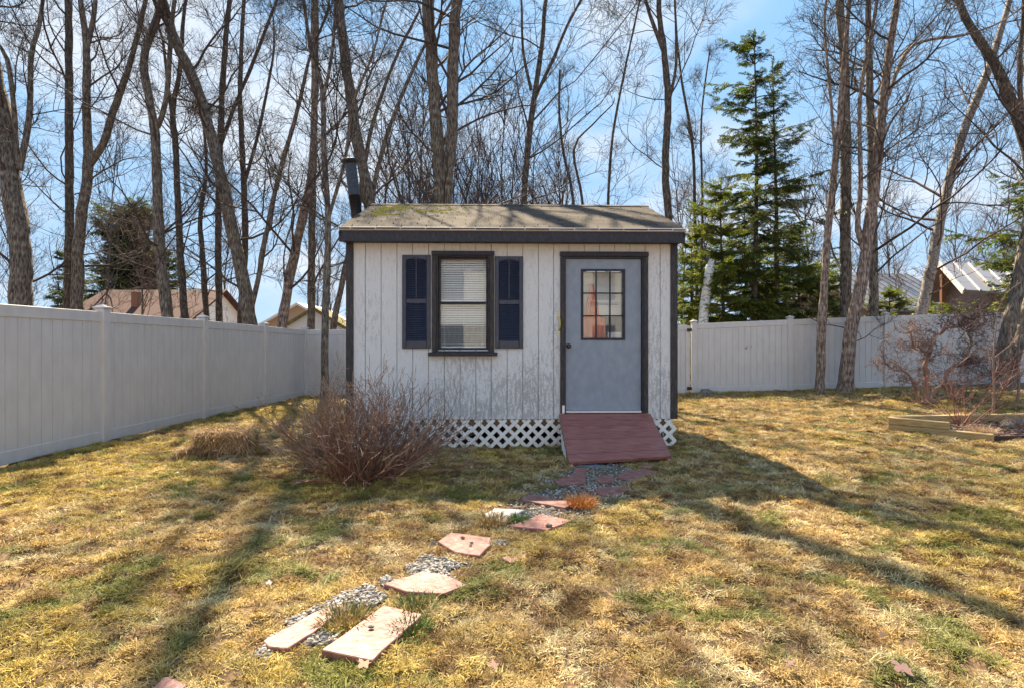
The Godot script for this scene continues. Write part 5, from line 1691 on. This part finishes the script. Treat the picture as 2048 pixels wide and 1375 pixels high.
func raised_bed() -> void:
	rng.seed = 700
	var c0 := gp(1778, 860); var c1 := gp(1918, 872); var c2 := gp(1984, 881)
	var back := gp(2120, 846)
	var o := thing("raised_bed", "low garden bed edged with stacked weathered timbers", "garden bed", c0)
	var y0 := c0.y
	var h := 0.105
	var dirn := (c2 - c0); dirn.y = 0
	var L2 := dirn.length(); dirn = dirn.normalized()
	var e1 := dirn * L2 * 0.62
	beam("timber", Vector3(0, h * 0.5 - 0.01, 0), dirn * L2 * 1.02 + Vector3(0, h * 0.5 - 0.02, 0), 0.1, h, M.timber, o, 0.008)
	beam("timber", Vector3(0.0, h * 1.5 - 0.006, -0.004), e1 + Vector3(0, h * 1.5 - 0.012, -0.004), 0.1, h, M.timber, o, 0.008)
	var bd := (back - c0); bd.y = 0; bd = bd.normalized()
	beam("timber", Vector3(0.09, h * 0.5, -0.05), bd * 3.4 + Vector3(0, h * 0.5, -0.05), 0.1, h, M.timber, o, 0.008)
	beam("timber", Vector3(0.07, h * 1.5 + 0.002, -0.054), bd * 3.3 + Vector3(0, h * 1.5 + 0.002, -0.054), 0.1, h, M.timber, o, 0.008)
	bed_poly = PackedVector2Array([Vector2(c0.x, c0.z), Vector2(c2.x, c2.z), Vector2(c2.x + 2.6, c2.z - 0.3), Vector2(c0.x + bd.x * 3.4, c0.z + bd.z * 3.4)])
	# mulch
	var rows := PackedFloat32Array()
	var lo := Vector2(c0.x, c0.z - 1.5); var hi := Vector2(c0.x + 3.8, c2.z + 0.1)
	var cols := [Color(0.09, 0.04, 0.03), Color(0.15, 0.075, 0.055), Color(0.2, 0.12, 0.09), Color(0.06, 0.03, 0.025), Color(0.28, 0.17, 0.13)]
	for k in 9000:
		var q := Vector2(rr(lo.x, hi.x), rr(lo.y, hi.y))
		if not Geometry2D.is_point_in_polygon(q, bed_poly): continue
		var s := rr(0.012, 0.04)
		row(rows, Basis.from_euler(Vector3(rr(-0.5, 0.5), rr(0, TAU), rr(-0.5, 0.5))).scaled(Vector3(s, s * 0.5, s)), Vector3(q.x, smooth_h(q.x, q.y) + 0.05 + rr(0, 0.03), q.y), cols[rng.randi() % 5])
	tag(multi("mulch", stone_mesh(130), M.stem, rows), "dark red-brown bark mulch filling the timber edged bed", "mulch")
	# soil sheet under the mulch
	var sb := MB.new()
	var lp := PackedVector2Array()
	for q in bed_poly: lp.append(q - Vector2(c0.x, c0.z))
	sb.slab(lp, -0.05, 0.055, 0.01)
	put("soil", sb.mesh(), M.mulch_base, o)
	# dry grass clump
	straw_tuft("dry_clump", "tan dried perennial clump on the mulch of the bed", gp(1962, 874) + Vector3(0, 0.05, 0), 0.26, 0.16, 420, [Color(0.5, 0.36, 0.22), Color(0.4, 0.24, 0.14), Color(0.6, 0.5, 0.38)])
	straw_tuft("dry_clump", "russet dead stalks along the timber inside the bed", gp(1850, 846) + Vector3(0, 0.05, 0), 0.22, 0.16, 200, [Color(0.2, 0.09, 0.06), Color(0.3, 0.14, 0.09)])
	straw_tuft("dry_clump", "russet dead stalks below the rock in the bed", gp(2040, 862) + Vector3(0, 0.05, 0), 0.3, 0.2, 300, [Color(0.2, 0.07, 0.05), Color(0.3, 0.12, 0.09)])

func straw_tuft(called: String, label: String, at: Vector3, radius: float, length: float, n: int, cols: Array) -> void:
	var o := thing(called, label, "grass tuft", at)
	var mb := MB.new()
	for k in n:
		var a := rr(0, TAU)
		var p := Vector3(cos(a), 0, sin(a)) * radius * 0.5 * sqrt(rr(0, 1))
		var d := (p / maxf(radius * 0.5, 0.001) * 0.8 + Vector3(rr(-0.4, 0.4), rr(0.4, 1.2), rr(-0.4, 0.4))).normalized()
		blade(mb, p, d, length * rr(0.6, 1.2), rr(0.0022, 0.004), cols[rng.randi() % cols.size()])
	put("blades", mb.mesh(), M.straw, o)

func blade(mb: MB, p: Vector3, d: Vector3, L: float, w: float, c: Color) -> void:
	var side := d.cross(Vector3(rr(-0.5, 0.5), 1, rr(-0.5, 0.5))).normalized() * w
	var m := p + d * L * 0.55
	var d2 := (d + Vector3(0, -rr(0.1, 0.8), 0)).normalized()
	var e := m + d2 * L * 0.45
	var nn := side.cross(d).normalized()
	if nn.y < 0: nn = -nn
	mb.col = c
	mb.quad(p - side, p + side, m + side * 0.75, m - side * 0.75, nn)
	mb.tri(m - side * 0.75, m + side * 0.75, e, nn)

# ------------------------------------------------------------------ small things
func rock(called: String, label: String, at: Vector3, s: Vector3, sd: int, mat: Material) -> void:
	var f := FastNoiseLite.new(); f.seed = sd; f.frequency = 1.1; f.fractal_octaves = 3
	var sm := SphereMesh.new(); sm.radius = 1.0; sm.height = 2.0; sm.radial_segments = 20; sm.rings = 12
	var st := SurfaceTool.new()
	st.create_from(sm, 0)
	var md := MeshDataTool.new()
	md.create_from_surface(st.commit(), 0)
	for i in md.get_vertex_count():
		var v := md.get_vertex(i)
		v *= 1.0 + 0.35 * f.get_noise_3dv(v * 1.2)
		v.y = maxf(v.y, -0.4)
		md.set_vertex(i, v * s)
	var m := ArrayMesh.new()
	md.commit_to_surface(m)
	var st2 := SurfaceTool.new(); st2.create_from(m, 0); st2.generate_normals()
	tag(put(called, st2.commit(), mat, self, at), label, "rock")

func small_things() -> void:
	rng.seed = 800
	rock("boulder", "dark rounded boulder at the foot of the fence beside the gate", gp(1412, 790) + Vector3(0, 0.04, 0), Vector3(0.14, 0.13, 0.12), 1, M.rock)
	rock("boulder", "grey rock lying at the back of the timber edged bed", gp(2036, 862) + Vector3(0, 0.05, 0), Vector3(0.2, 0.14, 0.17), 2, M.rock)
	rock("pebble", "dark pebble lying on the diamond shaped paver", gp(1098, 1056) + Vector3(0, 0.021, 0), Vector3(0.026, 0.013, 0.017), 3, M.rock)
	for q in [[925, 1080, 0.016, "lone larger dark pebble on the pale pink paver"], [943, 1090, 0.013, "bigger of two touching dark pebbles on the pale pink paver"], [941, 1096, 0.011, "smaller of two touching dark pebbles on the pale pink paver"]]:
		rock("pebble", q[3], gp(q[0], q[1]) + Vector3(0, 0.02, 0), Vector3(q[2], q[2] * 0.5, q[2] * 0.75), 4, M.rock)
	rock("pebble", "dark pebble lying on the large rectangular paver", gp(742, 1266) + Vector3(0, 0.03, 0), Vector3(0.014, 0.007, 0.01), 5, M.rock)
	# the old straw bale
	var f := gp(432, 912)
	var o := thing("straw_bale", "slumped old straw bale lying on the lawn by the fence", "straw bale", f)
	var core := MB.new()
	core.box(Vector3(0.06, 0.15, -0.14), Vector3(0.66, 0.28, 0.36), 0.05, Basis(Vector3.UP, -0.08))
	core.box(Vector3(-0.33, 0.045, -0.05), Vector3(0.24, 0.1, 0.26), 0.03, Basis(Vector3.UP, 0.4))
	put("core", core.mesh(), M.straw_core, o)
	var st := MB.new()
	var sc := [Color(0.5, 0.33, 0.16), Color(0.34, 0.2, 0.09), Color(0.62, 0.46, 0.25), Color(0.25, 0.14, 0.07)]
	for k in 5200:
		var onpart := rr(0, 1) < 0.82
		var c := Vector3(0.06, 0.15, -0.14) if onpart else Vector3(-0.33, 0.045, -0.05)
		var hs := Vector3(0.34, 0.15, 0.19) if onpart else Vector3(0.13, 0.055, 0.14)
		var d := Vector3(rr(-1, 1), rr(-0.9, 1), rr(-1, 1))
		var mx := maxf(absf(d.x), maxf(absf(d.y), absf(d.z)))
		d /= mx
		var p := c + d * hs * rr(0.9, 1.02)
		var out := d.normalized()
		var al := Vector3(rr(-0.8, 0.8), rr(-1.0, 0.2), rr(-0.3, 0.6))
		blade(st, p, (out * 0.45 + al).normalized(), rr(0.04, 0.13), rr(0.0018, 0.0032), sc[rng.randi() % 4])
	put("straw", st.mesh(), M.straw, o).set_meta("kind", "stuff")
	straw_tuft("grass_tuft", "bright orange-brown grass tuft at the end of a red paver", gp(1163, 1012), 0.2, 0.13, 260, [Color(0.5, 0.2, 0.05), Color(0.6, 0.3, 0.09), Color(0.38, 0.15, 0.04)])
	straw_tuft("grass_tuft", "fresh green grass tuft between whitish and diamond pavers", gp(1035, 1042), 0.14, 0.07, 130, [Color(0.08, 0.16, 0.03), Color(0.12, 0.2, 0.04)])
	straw_tuft("grass_tuft", "tan grass tuft overhanging the whitish paver", gp(985, 1045), 0.22, 0.1, 220, [Color(0.4, 0.28, 0.12), Color(0.3, 0.2, 0.08)])
	straw_tuft("grass_tuft", "green grass tuft under the six-sided paver", gp(835, 1212), 0.2, 0.06, 200, [Color(0.07, 0.13, 0.03), Color(0.11, 0.17, 0.04), Color(0.3, 0.24, 0.1)])
	straw_tuft("grass_tuft", "mixed green and tan tuft between the two nearest long pavers", gp(690, 1238), 0.26, 0.06, 300, [Color(0.42, 0.3, 0.13), Color(0.12, 0.16, 0.04), Color(0.3, 0.2, 0.08)])
	straw_tuft("grass_tuft", "green tuft along the long edge of the rectangular paver", gp(822, 1262), 0.18, 0.055, 180, [Color(0.08, 0.15, 0.03), Color(0.12, 0.18, 0.04)])
	# fallen leaves and scraps
	var leaves := [[1808, 1358, 0.085, Color(0.22, 0.13, 0.115), "large curled mauve-brown dead leaf on the lawn"], [541, 1178, 0.045, Color(0.24, 0.2, 0.2), "small grey upright dead leaf on the lawn"], [356, 951, 0.035, Color(0.75, 0.74, 0.72), "small white paper scrap on the mossy lawn"], [990, 1352, 0.05, Color(0.3, 0.18, 0.13), "brown dead leaf near the lawn's edge"], [1580, 1352, 0.04, Color(0.28, 0.18, 0.15), "pinkish dead leaf amid the tan grass"], [730, 1340, 0.06, Color(0.3, 0.2, 0.14), "tan dead leaf at the corner of the rectangular paver"]]
	for e in leaves:
		var p := gp(e[0], e[1])
		var mb := MB.new(); mb.col = e[3]
		var n := 24
		var rim := []
		for k in n:
			var a := TAU * k / n
			var r: float = e[2] * 0.62 * (0.72 + 0.28 * cos(a * 5.0)) * rr(0.85, 1.12)
			rim.append(Vector3(cos(a) * r, 0.18 * r * sin(a * 2.0 + 1.0) + 0.16 * r * sin(a * 5.0) + 0.008, sin(a) * r * 0.8))
		for k in n:
			mb.tri(Vector3(0, 0.0, 0), rim[k], rim[(k + 1) % n], Vector3(0, 1, 0))
			mb.tri(Vector3(0, -0.002, 0), rim[k] - Vector3(0, 0.002, 0), rim[(k + 1) % n] - Vector3(0, 0.002, 0), Vector3(0, -1, 0))
		tag(put("dead_leaf" if e[0] != 356 else "paper_scrap", mb.mesh(), M.straw, self, p + Vector3(0, hgt(p.x, p.z) - p.y + 0.035, 0), Basis.from_euler(Vector3(rr(0.05, 0.22), rr(-0.5, 0.5), rr(-0.15, 0.15)))), e[4], "leaf" if e[0] != 356 else "scrap")

# ------------------------------------------------------------------ the lawn's grass
func tuft_mesh(sd: int, n: int, spread: float, lie: float) -> ArrayMesh:
	rng.seed = sd
	var mb := MB.new()
	for k in n:
		var a := rr(0, TAU)
		var p := Vector3(rr(-1, 1), 0, rr(-1, 1)) * spread
		var b := rr(0, TAU)
		var d := Vector3(cos(b) * lie, rr(0.08, 0.9), sin(b) * lie).normalized()
		var t := rr(0.5, 1.35)
		blade(mb, p, d, rr(0.022, 0.058), rr(0.0013, 0.0025), Color(t, t * rr(0.94, 1.02), t * rr(0.82, 1.0)))
	return mb.mesh()

func lawn_color(x: float, z: float) -> Color:
	var straw := Color(0.63, 0.45, 0.19)
	var pale := Color(0.74, 0.62, 0.38)
	var brown := Color(0.26, 0.135, 0.05)
	var green := Color(0.17, 0.22, 0.04)
	var gold := Color(0.64, 0.5, 0.12)
	var a := n_patch.get_noise_2d(x * 1.2, z * 1.2)
	var b := n_patch.get_noise_2d(x * 3.1 + 50.0, z * 3.1)
	var c := n_mid.get_noise_2d(x * 1.9 + 90.0, z * 1.9)
	var col := straw.lerp(pale, smoothstep(-0.1, 0.4, b + 0.25 * a))
	col = col.lerp(gold, smoothstep(-0.1, 0.35, n_patch.get_noise_2d(x * 0.5 + 20.0, z * 0.5) + 0.3 * smoothstep(0.0, -3.5, x) - 0.15) * 0.8)
	col = col.lerp(brown, smoothstep(0.04, 0.34, c) * 0.85)
	var gn := n_patch.get_noise_2d(x * 1.5 - 70.0, z * 1.5) + 0.7 * n_mid.get_noise_2d(x * 1.2 + 9.0, z * 1.2)
	col = col.lerp(green, smoothstep(0.22, 0.62, gn + 0.06) * 0.75)
	return col

func grass() -> void:
	var kinds := [tuft_mesh(901, 16, 0.03, 1.0), tuft_mesh(902, 16, 0.035, 1.5), tuft_mesh(903, 14, 0.03, 0.7)]
	rng.seed = 910
	var rows := [PackedFloat32Array(), PackedFloat32Array(), PackedFloat32Array()]
	# z from, z to, x reach per z, per square metre, scale
	for band in [[1.2, 3.0, 3400.0, 0.9], [3.0, 5.0, 2500.0, 1.0], [5.0, 8.0, 1500.0, 1.15], [8.0, 11.0, 800.0, 1.4], [11.0, 14.6, 450.0, 1.7]]:
		var xr0: float = -5.6; var xr1: float = minf(11.0, band[1] * 1.0 + 1.2)
		var xl: float = maxf(-5.6, -(band[1] * 1.0 + 1.2))
		var n := int((xr1 - xl) * (band[1] - band[0]) * band[2])
		for k in n:
			var x := rr(xl, xr1); var z := -rr(band[0], band[1])
			if z < -7.02 and z > -10.2 and absf(x) < 2.15: continue
			if x > 5.3 and Geometry2D.is_point_in_polygon(Vector2(x, z), bed_poly): continue
			if z > -6.6 and x > -2.4 and x < 2.3:
				var q := Vector2(x, z)
				var pd := path_dist(x, z)
				if pd < 0.75:
					var far_end := z < -4.0
					var lim := 0.42 if far_end else 0.3
					if pd < lim * (0.75 + 0.5 * n_mid.get_noise_2d(x * 1.3 + 40.0, z * 1.3)):
						var cover := n_patch.get_noise_2d(x * 1.6 + 7.0, z * 1.6)
						if far_end or cover > 0.03:
							if rr(0, 1) < 0.94: continue
					if in_paver(q, 0.012): continue
			if n_hi.get_noise_2d(x * 0.8 + 300.0, z * 0.8) < -0.27 and rr(0, 1) < 0.85: continue
			var s: float = band[3] * rr(0.7, 1.25) * (1.0 + 0.25 * n_mid.get_noise_2d(x * 0.7, z * 0.7))
			var col := lawn_color(x, z)
			var t := rr(0.8, 1.18)
			col = Color(col.r * t, col.g * t, col.b * t)
			var bs := Basis.from_euler(Vector3(rr(-0.35, 0.35), rr(0, TAU), rr(-0.35, 0.35))).scaled(Vector3(s, s * rr(0.75, 1.1), s))
			row(rows[k % 3], bs, Vector3(x, hgt(x, z) - 0.004, z), col)
	# small flakes of dead leaf lying in the grass
	var lf := MB.new()
	lf.quadn(Vector3(-1, 0, 0), Vector3(0, 0.25, -0.6), Vector3(1, 0.1, 0), Vector3(0, 0.2, 0.6))
	var lrows := PackedFloat32Array()
	for k in 1500:
		var x := rr(-5.5, 9.0); var z := -rr(1.4, 13.5)
		if z < -7.0 and z > -10.2 and absf(x) < 2.2: continue
		if n_patch.get_noise_2d(x * 0.7 + 11.0, z * 0.7) < 0.0: continue
		var sz := rr(0.008, 0.024)
		row(lrows, Basis.from_euler(Vector3(rr(-0.5, 0.5), rr(0, TAU), rr(-0.5, 0.5))).scaled(Vector3(sz, sz, sz)), Vector3(x, hgt(x, z) + 0.022, z), [Color(0.16, 0.07, 0.035), Color(0.25, 0.13, 0.07), Color(0.35, 0.22, 0.14), Color(0.1, 0.05, 0.03)][k % 4])
	tag(multi("leaf_litter", lf.mesh(), M.straw, lrows), "scattered brown flakes of dead leaf caught in the lawn", "leaf litter")
	for k in 3:
		var g := multi("grass", kinds[k], M.grass, rows[k])
		tag(g, ["matted tan winter grass covering the yard", "flattened straw coloured blades lying across the lawn", "short upright tan and green blades of the lawn"][k], "grass")
	var tris := 0
	var seen := {}
	for nd in find_children("*", "MeshInstance3D", true, false):
		if seen.has(nd.mesh): continue
		seen[nd.mesh] = true
		for k in nd.mesh.get_surface_count():
			tris += nd.mesh.surface_get_array_index_len(k) / 3 if nd.mesh is ArrayMesh else 0
	print("triangles ", tris)
	print("tufts ", (rows[0].size() + rows[1].size() + rows[2].size()) / 16)
